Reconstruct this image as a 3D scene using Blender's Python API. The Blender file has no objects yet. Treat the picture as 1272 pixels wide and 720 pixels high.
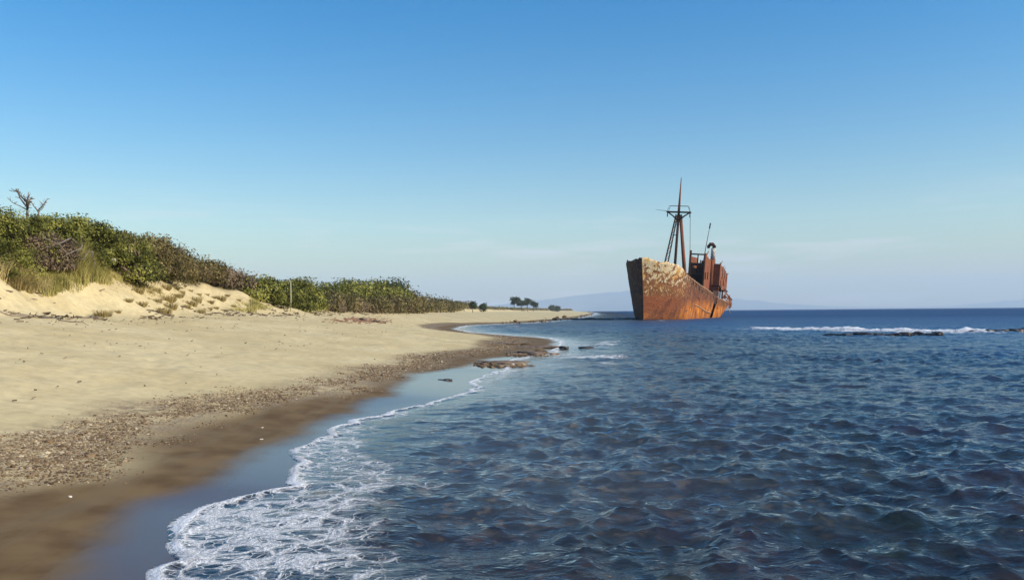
import bpy, bmesh, math, random
import numpy as np
from mathutils import Matrix, Vector

SC = bpy.context.scene
COL = SC.collection
R = math.radians
random.seed(7)
RNG = np.random.default_rng(11)

# ------------------------------------------------------------------ camera
CAM_H = 1.65
F = 1000.0                       # focal length in pixels of a 1272 wide frame


def hor(u):                      # horizon row of the photograph at column u
    return 387.0 - 0.0086 * (u - 636.0)


cd = bpy.data.cameras.new('camera')
cam = bpy.data.objects.new('camera', cd)
COL.objects.link(cam)
cd.sensor_fit = 'HORIZONTAL'
cd.angle = 2 * math.atan(636.0 / F)
cd.clip_start = 0.1
cd.clip_end = 60000
cam.matrix_world = (Matrix.Translation((0, 0, CAM_H)) @ Matrix.Rotation(R(90 + 1.547), 4, 'X')
                    @ Matrix.Rotation(R(-0.493), 4, 'Z'))
SC.camera = cam

# ------------------------------------------------------------------ light
SUN_EL, SUN_AZ = 31.0, 112.0     # azimuth clockwise from the view direction +y
w = bpy.data.worlds.new('World')
SC.world = w
w.use_nodes = True
wn = w.node_tree
for n in list(wn.nodes):
    wn.nodes.remove(n)
sky = wn.nodes.new('ShaderNodeTexSky')
sky.sky_type = 'NISHITA'
sky.sun_disc = False
sky.sun_elevation = R(SUN_EL)
sky.sun_rotation = R(SUN_AZ)
sky.altitude = 0
sky.air_density = 1.4
sky.dust_density = 0.6
sky.ozone_density = 3.5
bg = wn.nodes.new('ShaderNodeBackground')
bg.inputs['Strength'].default_value = 0.135
out = wn.nodes.new('ShaderNodeOutputWorld')
# thin high cloud wisps low over the sea, part of the sky itself
tc = wn.nodes.new('ShaderNodeTexCoord')
mp = wn.nodes.new('ShaderNodeMapping')
mp.inputs['Scale'].default_value = (5.0, 5.0, 42.0)
nz = wn.nodes.new('ShaderNodeTexNoise')
nz.inputs['Scale'].default_value = 1.0
nz.inputs['Detail'].default_value = 6
nz.inputs['Roughness'].default_value = 0.55
cr = wn.nodes.new('ShaderNodeMapRange')
cr.inputs['From Min'].default_value = 0.54
cr.inputs['From Max'].default_value = 0.74
sx = wn.nodes.new('ShaderNodeSeparateXYZ')
band = wn.nodes.new('ShaderNodeMapRange')
band.interpolation_type = 'SMOOTHSTEP'
band.inputs['From Min'].default_value = 0.16
band.inputs['From Max'].default_value = 0.05
mul = wn.nodes.new('ShaderNodeMath')
mul.operation = 'MULTIPLY'
mul2 = wn.nodes.new('ShaderNodeMath')
mul2.operation = 'MULTIPLY'
mul2.inputs[1].default_value = 0.6
cmx = wn.nodes.new('ShaderNodeMix')
cmx.data_type = 'RGBA'
cmx.inputs['B'].default_value = (6.8, 6.3, 6.5, 1)
L = wn.links.new
L(tc.outputs['Generated'], mp.inputs['Vector'])
L(mp.outputs['Vector'], nz.inputs['Vector'])
L(nz.outputs['Fac'], cr.inputs['Value'])
L(tc.outputs['Generated'], sx.inputs['Vector'])
L(sx.outputs['Z'], band.inputs['Value'])
L(cr.outputs['Result'], mul.inputs[0])
L(band.outputs['Result'], mul.inputs[1])
cl_sum = mul.outputs[0]
for (px_, pz_, wx_, wz_) in ((0.020, 0.071, 0.055, 0.0075), (0.262, 0.063, 0.05, 0.006)):
    dist_ = []
    for sock, c_, s_w in ((sx.outputs['X'], px_, wx_), (sx.outputs['Z'], pz_, wz_)):
        a_ = wn.nodes.new('ShaderNodeMath'); a_.operation = 'SUBTRACT'; L(sock, a_.inputs[0]); a_.inputs[1].default_value = c_
        b_ = wn.nodes.new('ShaderNodeMath'); b_.operation = 'DIVIDE'; L(a_.outputs[0], b_.inputs[0]); b_.inputs[1].default_value = s_w
        c2 = wn.nodes.new('ShaderNodeMath'); c2.operation = 'POWER'; L(b_.outputs[0], c2.inputs[0]); c2.inputs[1].default_value = 2.0
        dist_.append(c2.outputs[0])
    ad = wn.nodes.new('ShaderNodeMath'); ad.operation = 'ADD'; L(dist_[0], ad.inputs[0]); L(dist_[1], ad.inputs[1])
    mr = wn.nodes.new('ShaderNodeMapRange'); mr.interpolation_type = 'SMOOTHSTEP'
    mr.inputs['From Min'].default_value = 1.6; mr.inputs['From Max'].default_value = 0.0; mr.inputs['To Max'].default_value = 0.9
    L(ad.outputs[0], mr.inputs['Value'])
    nzr = wn.nodes.new('ShaderNodeMapRange'); nzr.inputs['From Min'].default_value = 0.30; nzr.inputs['From Max'].default_value = 0.62
    L(nz.outputs['Fac'], nzr.inputs['Value'])
    mm = wn.nodes.new('ShaderNodeMath'); mm.operation = 'MULTIPLY'; L(mr.outputs['Result'], mm.inputs[0]); L(nzr.outputs['Result'], mm.inputs[1])
    mx_ = wn.nodes.new('ShaderNodeMath'); mx_.operation = 'MAXIMUM'; L(cl_sum, mx_.inputs[0]); L(mm.outputs[0], mx_.inputs[1])
    cl_sum = mx_.outputs[0]
L(cl_sum, mul2.inputs[0])
L(mul2.outputs[0], cmx.inputs['Factor'])
hs = wn.nodes.new('ShaderNodeHueSaturation')
hs.inputs['Saturation'].default_value = 1.62
hs.inputs['Hue'].default_value = 0.506
L(sky.outputs['Color'], hs.inputs['Color'])
L(hs.outputs['Color'], cmx.inputs['A'])
L(cmx.outputs['Result'], bg.inputs['Color'])
L(bg.outputs[0], out.inputs['Surface'])

sl = bpy.data.lights.new('sun', 'SUN')
sl.energy = 4.9
sl.angle = R(0.53)
sl.color = (1.0, 0.89, 0.72)
sun = bpy.data.objects.new('sun', sl)
COL.objects.link(sun)
sd_ = Vector((math.sin(R(SUN_AZ)) * math.cos(R(SUN_EL)), math.cos(R(SUN_AZ)) * math.cos(R(SUN_EL)), math.sin(R(SUN_EL))))
sun.rotation_euler = (-sd_).to_track_quat('-Z', 'Y').to_euler()
sun.location = sd_ * 200

SC.view_settings.view_transform = 'Standard'
SC.view_settings.look = 'None'
SC.view_settings.gamma = 1
SC.view_settings.exposure = 0.2
SC.view_settings.use_curve_mapping = False
SC.cycles.use_denoising = True
SC.cycles.max_bounces = 6
SC.cycles.volume_bounces = 2
SC.cycles.transparent_max_bounces = 12
SC.cycles.sample_clamp_indirect = 4.0
SC.cycles.caustics_reflective = False
SC.cycles.caustics_refractive = False


# ------------------------------------------------------------------ helpers
def tag(o, label=None, cat=None, group=None, kind=None):
    if label: o['label'] = label
    if cat: o['category'] = cat
    if group: o['group'] = group
    if kind: o['kind'] = kind
    return o


def thing(name, label, cat, loc=(0, 0, 0), rotz=0.0, group=None):
    o = bpy.data.objects.new(name, None)
    o.empty_display_size = 0.3
    COL.objects.link(o)
    o.location = loc
    o.rotation_euler = (0, 0, rotz)
    return tag(o, label, cat, group)


def np_mesh(name, verts, faces, mat, parent=None, smooth=True, attrs=None):
    """verts (n,3), faces (m,k): one mesh object"""
    verts = np.asarray(verts, dtype=np.float32)
    faces = np.asarray(faces, dtype=np.int32)
    me = bpy.data.meshes.new(name)
    k = faces.shape[1]
    me.vertices.add(len(verts))
    me.vertices.foreach_set('co', verts.ravel())
    me.loops.add(faces.size)
    me.loops.foreach_set('vertex_index', faces.ravel())
    me.polygons.add(len(faces))
    me.polygons.foreach_set('loop_start', np.arange(len(faces), dtype=np.int32) * k)
    me.update(calc_edges=True)
    me.polygons.foreach_set('use_smooth', np.full(len(faces), smooth, dtype=bool))
    for an, av in (attrs or {}).items():
        a = me.attributes.new(an, 'FLOAT', 'POINT')
        a.data.foreach_set('value', np.asarray(av, dtype=np.float32))
    me.materials.append(mat)
    o = bpy.data.objects.new(name, me)
    COL.objects.link(o)
    if parent: o.parent = parent
    return o


class MB:
    """collects boxes, tubes and sheets; build() links them as ONE mesh object"""

    def __init__(self):
        self.v, self.f = [], []

    def quad_grid(self, pts, nu, nv, skip=None):
        b = len(self.v)
        self.v += [tuple(p) for p in pts]
        for i in range(nu - 1):
            for j in range(nv - 1):
                if skip and skip(i, j): continue
                a = b + i * nv + j
                self.f.append((a, a + nv, a + nv + 1, a + 1))

    def hexa(self, p):           # 8 corners, bottom ring then top ring
        b = len(self.v)
        self.v += [tuple(q) for q in p]
        for f in ((3, 2, 1, 0), (4, 5, 6, 7), (0, 1, 5, 4), (1, 2, 6, 5), (2, 3, 7, 6), (3, 0, 4, 7)):
            self.f.append(tuple(b + i for i in f))

    def box(self, x0, x1, y0, y1, z0, z1):
        self.hexa([(x0, y0, z0), (x1, y0, z0), (x1, y1, z0), (x0, y1, z0),
                   (x0, y0, z1), (x1, y0, z1), (x1, y1, z1), (x0, y1, z1)])

    def tube(self, pts, rad, n=8):
        pts = [Vector(p) for p in pts]
        if not hasattr(rad, '__len__'): rad = [rad] * len(pts)
        b = len(self.v)
        for i, p in enumerate(pts):
            d = (pts[min(i + 1, len(pts) - 1)] - pts[max(i - 1, 0)]).normalized()
            up = Vector((0, 0, 1)) if abs(d.z) < 0.9 else Vector((1, 0, 0))
            a = d.cross(up).normalized()
            c = d.cross(a).normalized()
            for k in range(n):
                t = 2 * math.pi * k / n
                self.v.append(tuple(p + (a * math.cos(t) + c * math.sin(t)) * rad[i]))
        for i in range(len(pts) - 1):
            for k in range(n):
                q = b + i * n
                self.f.append((q + k, q + (k + 1) % n, q + n + (k + 1) % n, q + n + k))
        self.f.append(tuple(b + k for k in reversed(range(n))))
        self.f.append(tuple(b + (len(pts) - 1) * n + k for k in range(n)))

    def build(self, name, mat, parent=None, smooth=False):
        me = bpy.data.meshes.new(name)
        me.from_pydata(self.v, [], self.f)
        me.update()
        me.polygons.foreach_set('use_smooth', np.full(len(me.polygons), smooth, dtype=bool))
        me.materials.append(mat)
        o = bpy.data.objects.new(name, me)
        COL.objects.link(o)
        if parent: o.parent = parent
        return o


def _hash(ix, iy, seed):
    h = (ix.astype(np.int64) * 374761393 + iy.astype(np.int64) * 668265263 + seed * 974634777) & 0xFFFFFFFF
    h = ((h ^ (h >> 13)) * 1274126177) & 0xFFFFFFFF
    h = (h ^ (h >> 16)) & 0xFFFF
    return h / 65535.0


def vnoise(x, y, seed=0):
    ix, iy = np.floor(x), np.floor(y)
    fx, fy = x - ix, y - iy
    fx = fx * fx * fx * (fx * (fx * 6 - 15) + 10)
    fy = fy * fy * fy * (fy * (fy * 6 - 15) + 10)
    ix, iy = ix.astype(np.int64), iy.astype(np.int64)
    a = _hash(ix, iy, seed); b = _hash(ix + 1, iy, seed)
    c = _hash(ix, iy + 1, seed); d = _hash(ix + 1, iy + 1, seed)
    return (a + (b - a) * fx) * (1 - fy) + (c + (d - c) * fx) * fy


def fbm(x, y, seed=0, octv=4, gain=0.5):
    """-1..1"""
    s = 0; a = 1.0; t = 0
    for i in range(octv):
        s = s + a * (vnoise(x * 2 ** i + 17.3 * i, y * 2 ** i - 9.1 * i, seed + i) * 2 - 1)
        t += a
        a *= gain
    return s / t


def sstep(a, b, x):
    t = np.clip((x - a) / (b - a), 0, 1)
    return t * t * (3 - 2 * t)


# ------------------------------------------------------------------ materials
def new_mat(name):
    m = bpy.data.materials.new(name)
    m.use_nodes = True
    nt = m.node_tree
    for n in list(nt.nodes): nt.nodes.remove(n)
    o = nt.nodes.new('ShaderNodeOutputMaterial')
    return m, nt, o


class NT:
    """small node-graph helper"""

    def __init__(self, name):
        self.m, self.t, self.o = new_mat(name)

    def n(self, typ, **kw):
        nd = self.t.nodes.new(typ)
        for k, v in kw.items():
            if k in nd.inputs and not hasattr(type(nd), k):
                nd.inputs[k].default_value = v
            else:
                setattr(nd, k, v)
        return nd

    def l(self, a, b):
        self.t.links.new(a, b)

    def attr(self, name):
        return self.n('ShaderNodeAttribute', attribute_name=name).outputs['Fac']

    def coord(self, kind='Object'):
        return self.n('ShaderNodeTexCoord').outputs[kind]

    def mapping(self, vec, scale=(1, 1, 1), loc=(0, 0, 0), rot=(0, 0, 0)):
        m = self.n('ShaderNodeMapping')
        m.inputs['Scale'].default_value = scale
        m.inputs['Location'].default_value = loc
        m.inputs['Rotation'].default_value = rot
        self.l(vec, m.inputs['Vector'])
        return m.outputs['Vector']

    def noise(self, vec, scale=1, detail=4, rough=0.55, dist=0.0):
        n = self.n('ShaderNodeTexNoise')
        n.inputs['Scale'].default_value = scale
        n.inputs['Detail'].default_value = detail
        n.inputs['Roughness'].default_value = rough
        n.inputs['Distortion'].default_value = dist
        self.l(vec, n.inputs['Vector'])
        return n.outputs['Fac']

    def rng(self, val, a, b, c=0.0, d=1.0, smooth=True):
        n = self.n('ShaderNodeMapRange')
        if smooth: n.interpolation_type = 'SMOOTHSTEP'
        for k, v in zip(('From Min', 'From Max', 'To Min', 'To Max'), (a, b, c, d)):
            if hasattr(v, 'is_linked'): self.l(v, n.inputs[k])
            else: n.inputs[k].default_value = v
        self.l(val, n.inputs['Value'])
        return n.outputs['Result']

    def math(self, op, a, b=0.0, c=None):
        n = self.n('ShaderNodeMath', operation=op)
        for i, v in enumerate((a, b) if c is None else (a, b, c)):
            if hasattr(v, 'is_linked'): self.l(v, n.inputs[i])
            else: n.inputs[i].default_value = v
        return n.outputs[0]

    def mix(self, fac, a, b):
        n = self.n('ShaderNodeMix', data_type='RGBA')
        for k, v in (('Factor', fac), ('A', a), ('B', b)):
            s = [i for i in n.inputs if i.name == k and (k == 'Factor' and i.type == 'VALUE' or k != 'Factor' and i.type == 'RGBA')][0]
            if hasattr(v, 'is_linked'): self.l(v, s)
            elif k == 'Factor': s.default_value = v
            else: s.default_value = (*v, 1) if len(v) == 3 else v
        return [q for q in n.outputs if q.type == 'RGBA'][0]

    def bump(self, h, strength=0.3, dist=0.02, normal=None):
        n = self.n('ShaderNodeBump')
        n.inputs['Strength'].default_value = strength
        n.inputs['Distance'].default_value = dist
        self.l(h, n.inputs['Height'])
        if normal is not None: self.l(normal, n.inputs['Normal'])
        return n.outputs['Normal']

    def principled(self, col, rough=0.8, normal=None, metal=0.0, spec=0.5):
        p = self.n('ShaderNodeBsdfPrincipled')
        for k, v in (('Base Color', col), ('Roughness', rough), ('Metallic', metal), ('Specular IOR Level', spec)):
            if hasattr(v, 'is_linked'): self.l(v, p.inputs[k])
            elif k == 'Base Color': p.inputs[k].default_value = (*v, 1)
            else: p.inputs[k].default_value = v
        if normal is not None: self.l(normal, p.inputs['Normal'])
        return p

    def done(self, sock):
        self.l(sock, self.o.inputs['Surface'])
        return self.m


# ------------------------------------------------------------------ terrain function
XS = np.array([(-400, -8), (-100, -4), (-20, -2.2), (0, -2.1), (5, -2.3), (6.8, -2.55), (7.8, -2.15), (10, -2.5), (11.7, -2.5),
               (13.8, -1.9), (16, -1.0), (20, -0.8), (24, -0.2), (27, -0.3), (29, 0.3), (31, 1.2), (36, 1.8), (41, 2.4), (47, 2.5),
               (53, 1.2), (60, -1.8), (70, -4.3), (84, -5.6), (97, -5.6), (105, -3.2), (114, 1.5), (125, 4.2), (140, 7), (157, 10.5), (214, 18), (300, 29),
               (600, 62), (1000, 98), (1500, 145), (1700, 158), (1900, 120), (2200, -400), (20000, -9000)], float)
XD = np.array([(-400, -20), (0, -14), (60, -15), (120, -17), (250, -21), (400, -14), (700, 17), (1100, 66), (1500, 116),
               (1700, 130), (1900, 60), (2200, -480), (20000, -9200)], float)
HD = np.array([(-400, 2.4), (0, 2.6), (30, 2.6), (40, 2.4), (47, 1.85), (54, 1.25), (61, 0.65), (75, 0.65), (90, 0.9), (110, 1.3), (150, 1.7),
               (175, 1.5), (200, 1.0), (280, 1.2), (400, 1.4), (700, 1.0), (1700, 0.8), (20000, 0.8)], float)


def smooth_interp(y, tab):
    """Catmull-like smooth interpolation through the table"""
    ty, tv = tab[:, 0], tab[:, 1]
    i = np.clip(np.searchsorted(ty, y) - 1, 0, len(ty) - 2)
    h = ty[i + 1] - ty[i]
    t = np.clip((y - ty[i]) / h, 0, 1)
    m = np.gradient(tv, ty)
    # monotone-ish limiter
    sl_ = np.diff(tv) / np.diff(ty)
    lim = np.empty_like(m)
    lim[0], lim[-1] = sl_[0], sl_[-1]
    lim[1:-1] = np.where(sl_[1:] * sl_[:-1] > 0, np.sign(sl_[1:]) * 2 * np.minimum(abs(sl_[1:]), abs(sl_[:-1])), 0)
    m = np.where(abs(m) > abs(lim), lim, m)
    a, b = tv[i], tv[i + 1]
    return (2 * t ** 3 - 3 * t ** 2 + 1) * a + (t ** 3 - 2 * t ** 2 + t) * h * m[i] + (-2 * t ** 3 + 3 * t ** 2) * b + (t ** 3 - t ** 2) * h * m[i + 1]


def shore_x(y):
    return smooth_interp(y, XS)


def dune_x(y):
    return smooth_interp(y, XD) + 0.9 * fbm(y / 9.0, y * 0 + 3.3, 5, 3)


def ground(x, y, detail=True):
    x = np.asarray(x, float); y = np.asarray(y, float)
    xs = shore_x(y) + np.clip(y / 60, 0.0, 1) * 0.5 * fbm(y / 5.0, y * 0 + 1.1, 31, 3)
    xd = dune_x(y)
    s = xs - x
    sd = xd - x
    wdt = np.maximum(xs - xd, 6)
    t = np.clip(s / wdt, 0, 3)
    zb = 1.6 * np.minimum(t, 1) ** 1.35 + np.where(t > 1, 0.08 * np.minimum((t - 1) * wdt, 6), 0)
    # sea bed
    zs = -0.11 * np.clip(-s, 0, 8) - 0.09 * np.clip(-s - 8, 0, 22) - 0.05 * np.clip(-s - 30, 0, 40)
    rock = fbm(x / 1.3, y / 1.3, 77, 4)
    zs = zs + np.clip(-s / 3.0, 0, 1) * (0.16 * rock + 0.12 * fbm(x / 4.0, y / 4.0, 78, 3))
    z = np.where(s >= 0, zb, zs)
    # dune
    H = smooth_interp(y, HD)
    dn = fbm(x / 4.5, y / 4.5, 41, 4)
    rise = sstep(0.0, 5.2 + 1.2 * fbm(y / 7.0, y * 0, 8, 2), sd + 0.5 * dn)
    z = z + H * rise * (1 + 0.14 * dn) + 0.18 * rise * dn + sstep(0.4, 2.5, sd) * (0.16 * fbm(x / 1.7, y / 1.7, 42, 3) - 0.10 * np.abs(fbm(x / .55, y / .9, 43, 3)))
    # small relief: trampled dry sand, hummocks on the slope
    if detail:
        dry = sstep(2.8, 5.5, s)
        z = z + dry * (0.05 * fbm(x / 0.7, y / 0.7, 51, 4) + 0.05 * fbm(x / 3.0, y / 3.0, 52, 2))
        z = z + sstep(-1.5, 2.0, sd) * 0.24 * fbm(x / 1.1, y / 1.1, 53, 4)
        band = sstep(1.6, 2.2, s) * (1 - sstep(3.0, 4.0, s))
        z = z + band * 0.015 * fbm(x / 0.15, y / 0.15, 54, 2)
    return z, s, sd


def gz(x, y):
    return float(ground(np.array([x]), np.array([y]))[0][0])


def polar(r0, r1, nr, a0, a1, na):
    rr = r0 * (r1 / r0) ** (np.arange(nr) / (nr - 1))
    aa = np.radians(np.linspace(a0, a1, na))        # clockwise from +y
    Rr, Aa = np.meshgrid(rr, aa, indexing='ij')
    return Rr * np.sin(Aa), Rr * np.cos(Aa)


def grid_faces(nr, na):
    i = np.arange(nr - 1)[:, None] * na + np.arange(na - 1)[None, :]
    i = i.ravel()
    return np.stack([i, i + 1, i + na + 1, i + na], 1)


def film_width(y):
    return np.interp(y, [0, 5, 6.5, 8, 11, 12.5, 14, 16, 20, 24, 28, 34, 60, 200], [.5, .5, .6, .85, .35, .5, .9, 1.5, 1.7, 1.3, .8, .4, .4, .8])


# ------------------------------------------------------------------ ground sheet
gx, gy = polar(1.6, 16800, 820, -82, 72, 860)
z, s, sd = ground(gx, gy)
wob = 0.18 * fbm(gx / 1.2, gy / 1.2, 61, 3)
fw = film_width(gy) + wob
film = 1 - sstep(fw - 0.38, fw + 0.22, s + 0.10 * fbm(gx / 0.35, gy / 0.35, 64, 3))
wet = 1 - sstep(1.5, 2.7, s + 0.6 * fbm(gx / 2.0, gy / 2.0, 62, 3) - np.clip((gy - 12) / 20, 0, 1.5))
peb = sstep(1.5, 2.2, s + wob) * (1 - sstep(2.9, 3.9, s + 2 * wob))
veg = sstep(3.2, 4.6, sd + 1.2 * fbm(gx / 2.5, gy / 2.5, 63, 4)) * np.interp(gy, [0, 30, 400], [1, 1, 1])
gv = np.stack([gx, gy, z], -1).reshape(-1, 3)

g = NT('sand')
co = g.coord()
dry_n = g.noise(co, 0.35, 5, 0.6)
dry_f = g.noise(co, 5.0, 4, 0.6)
dry = g.mix(g.rng(dry_n, 0.35, 0.65), (0.545, 0.435, 0.225), (0.645, 0.53, 0.295))
dry = g.mix(g.rng(dry_f, 0.35, 0.75, 0, 0.5), dry, (0.39, 0.31, 0.18))
dimp_shade = g.noise(co, 2.6, 4, 0.55)
dry = g.mix(g.rng(dimp_shade, 0.30, 0.46, 0.32, 0), dry, (0.36, 0.285, 0.155))  # shade of small dimples put into the sand colour, without relief
streak = g.noise(g.mapping(co, (0.5, 0.16, 0.5), rot=(0, 0, R(6))), 2.2, 5, 0.65)
dry = g.mix(g.rng(streak, 0.60, 0.74, 0, 0.45), dry, (0.33, 0.245, 0.14))
swash = g.noise(g.mapping(co, (1.6, 0.35, 1), rot=(0, 0, R(-12))), 1.6, 6, 0.65)
wetc = g.mix(g.rng(g.noise(co, 2.0, 4), 0.3, 0.7), (0.115, 0.066, 0.024), (0.185, 0.118, 0.050))
peb_a = g.attr('pebble')
pebc = g.mix(g.rng(g.noise(co, 26.0, 3), 0.35, 0.65), (0.16, 0.105, 0.06), (0.36, 0.28, 0.175))
vegc = g.mix(g.rng(g.noise(co, 1.4, 5), 0.35, 0.65), (0.10, 0.085, 0.045), (0.20, 0.16, 0.09))
wetc = g.mix(g.rng(swash, 0.48, 0.62, 0, 0.6), wetc, (0.175, 0.122, 0.062))
wet_a, film_a, veg_a = g.attr('wet'), g.attr('film'), g.attr('veg')
c = g.mix(wet_a, dry, wetc)
c = g.mix(film_a, c, (0.095, 0.056, 0.036))
c = g.mix(g.math('MULTIPLY', peb_a, g.rng(g.noise(co, 3.5, 4, 0.7), 0.35, 0.6, 0.2, 0.9)), c, pebc)
c = g.mix(g.math('MULTIPLY', veg_a, g.rng(g.noise(co, 0.9, 5, 0.7), 0.30, 0.55, 0.25, 1.0)), c, vegc)
# sea bed: sand near the beach, dark weed and rock farther out
bed = g.attr('bed')
c = g.mix(g.attr('sandbed'), c, (0.36, 0.30, 0.24))
weed = g.mix(g.rng(g.noise(co, 0.8, 4), 0.45, 0.62), (0.060, 0.034, 0.042), (0.055, 0.080, 0.036))
bedmask = g.math('MULTIPLY', bed, g.rng(g.noise(co, 0.55, 5, 0.6), 0.36, 0.56))
c = g.mix(bedmask, c, weed)
grain = g.noise(co, 60.0, 3, 0.6)
lump = g.noise(co, 9.0, 4, 0.6)
nrm = g.bump(g.math('ADD', g.math('MULTIPLY', grain, 0.35), lump), 0.55, 0.03)
nf = g.n('ShaderNodeMix', data_type='VECTOR')
geo = g.n('ShaderNodeNewGeometry')
g.l(film_a, nf.inputs['Factor'])
vi = [i for i in nf.inputs if i.type == 'VECTOR']
g.l(nrm, vi[0]); g.l(geo.outputs['Normal'], vi[1])
nrm2 = [o_ for o_ in nf.outputs if o_.type == 'VECTOR'][0]
rough = g.math('SUBTRACT', 0.95, g.math('MULTIPLY', wet_a, 0.25))
p = g.principled(c, rough, nrm2, spec=0.12)
g.l(g.math('MULTIPLY', film_a, 1.0), p.inputs['Coat Weight'])
p.inputs['Coat Roughness'].default_value = 0.085
p.inputs['Coat IOR'].default_value = 1.30
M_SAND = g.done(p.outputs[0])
far_bed = 2.6 * sstep(6.5, 10.5, gy)
bed_v = sstep(1.0, 4.5, -s - far_bed + 1.2 * fbm(gx / 2.0, gy / 2.0, 66, 3))
sandbed_v = sstep(0.1, 0.9, -s) * sstep(6.0, 10.0, gy + 1.0 * fbm(gx / 1.5, gy / 1.5, 67, 3))
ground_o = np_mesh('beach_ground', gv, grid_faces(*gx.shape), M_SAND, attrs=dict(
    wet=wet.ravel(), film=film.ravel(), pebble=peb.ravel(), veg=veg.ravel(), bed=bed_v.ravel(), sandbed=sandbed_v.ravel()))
tag(ground_o, kind='structure')


# ------------------------------------------------------------------ sea waves (summed FFT tiles)
def ocean_tile(size, n, lam_peak, cut, wind_deg, hs_rms, seed, spread=2.0):
    rg = np.random.default_rng(seed)
    k1 = 2 * np.pi * np.fft.fftfreq(n, size / n)
    kx, ky = np.meshgrid(k1, k1, indexing='ij')
    k = np.hypot(kx, ky); k[0, 0] = 1e-6
    kp = 2 * np.pi / lam_peak
    th = np.arctan2(ky, kx) - np.radians(wind_deg)
    P = np.exp(-1.1 * (kp / k) ** 2) / k ** 3.6 * np.exp(-(k * cut / (2 * np.pi)) ** 2) * (0.12 + np.abs(np.cos(th / 2)) ** (2 * spread))
    P[0, 0] = 0
    h = (rg.standard_normal((n, n)) + 1j * rg.standard_normal((n, n))) * np.sqrt(P)
    z_ = np.fft.ifft2(h)
    dx = np.fft.ifft2(h * -1j * kx / k)
    dy = np.fft.ifft2(h * -1j * ky / k)
    sc = hs_rms / np.std(z_.real)
    return size, (z_.real * sc), (dx.real * sc), (dy.real * sc)


def samp(tile, x, y, rot=0.0, which=1):
    size, n = tile[0], tile[1].shape[0]
    c_, s_ = math.cos(rot), math.sin(rot)
    X = (x * c_ + y * s_) / size * n
    Y = (-x * s_ + y * c_) / size * n
    ix, iy = np.floor(X).astype(int), np.floor(Y).astype(int)
    fx, fy = X - ix, Y - iy
    A = tile[which]
    ix %= n; iy %= n
    jx, jy = (ix + 1) % n, (iy + 1) % n
    return (A[ix, iy] * (1 - fx) + A[jx, iy] * fx) * (1 - fy) + (A[ix, jy] * (1 - fx) + A[jx, jy] * fx) * fy


TA = ocean_tile(19.0, 512, 0.75, 0.11, -100, 0.0155, 3, 2.5)
TB = ocean_tile(139.0, 512, 4.6, 0.7, -98, 0.020, 4, 7)
TC = ocean_tile(47.0, 512, 1.5, 0.20, -92, 0.016, 9, 4)

nr, na = 1500, 900
wx, wy = polar(2.2, 16500, nr, -38, 66, na)
# landward columns hold no water: the cut is made per face below
zg, sw, sdw = ground(wx, wy, detail=False)
dep0 = np.maximum(-zg, 0)
amp = sstep(0.0, 0.42, dep0) * 0.95 + 0.04
gust = 0.92 + 1.0 * fbm(wx / 16, wy / 9, 91, 4)
hz = (samp(TA, wx, wy) + samp(TC, wx, wy, 0.4)) * gust + samp(TB, wx, wy, 0.15)
hx = samp(TA, wx, wy, 0, 2) + samp(TC, wx, wy, 0.4, 2) * .9
hy = samp(TA, wx, wy, 0, 3) + samp(TC, wx, wy, 0.4, 3) * .9
# breaker over the reef
bx0, by0, bx1, by1 = 20.8, 71.5, 32.6, 52.5
bl = math.hypot(bx1 - bx0, by1 - by0)
tx, ty = (bx1 - bx0) / bl, (by1 - by0) / bl
al = ((wx - bx0) * tx + (wy - by0) * ty)
ac = (wx - bx0) * (-ty) + (wy - by0) * tx         # + is seaward (right/far)
ac = ac + 0.9 * fbm(al / 3.0, al * 0, 93, 3)
br_len = sstep(-1, 3, al) * (1 - sstep(bl - 3, bl + 1.5, al))
breaker = np.exp(-(ac / 0.9) ** 2) * br_len
lumpy = fbm(wx / 0.5, wy / 0.5, 94, 4)
hz_b = breaker * (0.27 + 0.16 * lumpy) * (0.75 + 0.6 * fbm(al / 2.2, al * 0, 105, 3))
# bulging lip of the swash along the foam edge
edge_n = 0.16 * fbm(wx / 0.9, wy / 0.9, 95, 3) - 0.16 * np.abs(np.sin(wy * 2.1 + 2.5 * fbm(wy / 1.5, wy * 0, 96, 2))) + 0.05
q = sw + edge_n                                    # q > 0 landward of the foam edge
lip = np.exp(-((q + 0.10) / 0.07) ** 2) * 0.022 * (1 - sstep(40, 80, wy))
wz = hz * amp + hz_b + lip
keep_edge = q
wz = np.where(q > 0, np.minimum(wz, zg - 0.01 * 0 - 0.004 - 0.02 * np.clip(q, 0, 1)), np.maximum(wz, zg + 0.006 + 0.03 * np.clip(-q, 0, .2)))
wxd = wx - 1.25 * hx * amp
wyd = wy - 1.25 * hy * amp
dep = np.maximum(wz - zg, 0)
dep = np.where(q > 0, 0, dep)
# foam density
tw = np.interp(wy, [0, 4, 5.2, 6.4, 7.5, 9, 11, 13, 15, 17, 20, 25, 30, 45, 80, 130], [2.5, 2.5, 2.5, 2.3, 1.9, 1.5, 1.0, .8, .55, .75, 1.1, 1.1, .8, .6, .9, 1.5])
off = np.clip(-q, 0, 50) / tw
patch = fbm(wx / 1.1, wy / 0.8, 97, 4)
foam = np.exp(-((q + 0.07) / 0.09) ** 2) * (1.0 + 0.42 * fbm(wx / .35, wy / .35, 106, 3))
trail = (1 - sstep(0.35, 1.12, off + 0.28 * patch)) * (0.62 + 0.25 * patch) * (q < 0)
trail = trail * np.interp(wy, [0, 8, 12, 16, 22, 40, 100], [1, 1, .85, .62, .8, .75, .8])
foam = np.maximum(foam, trail)
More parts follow.
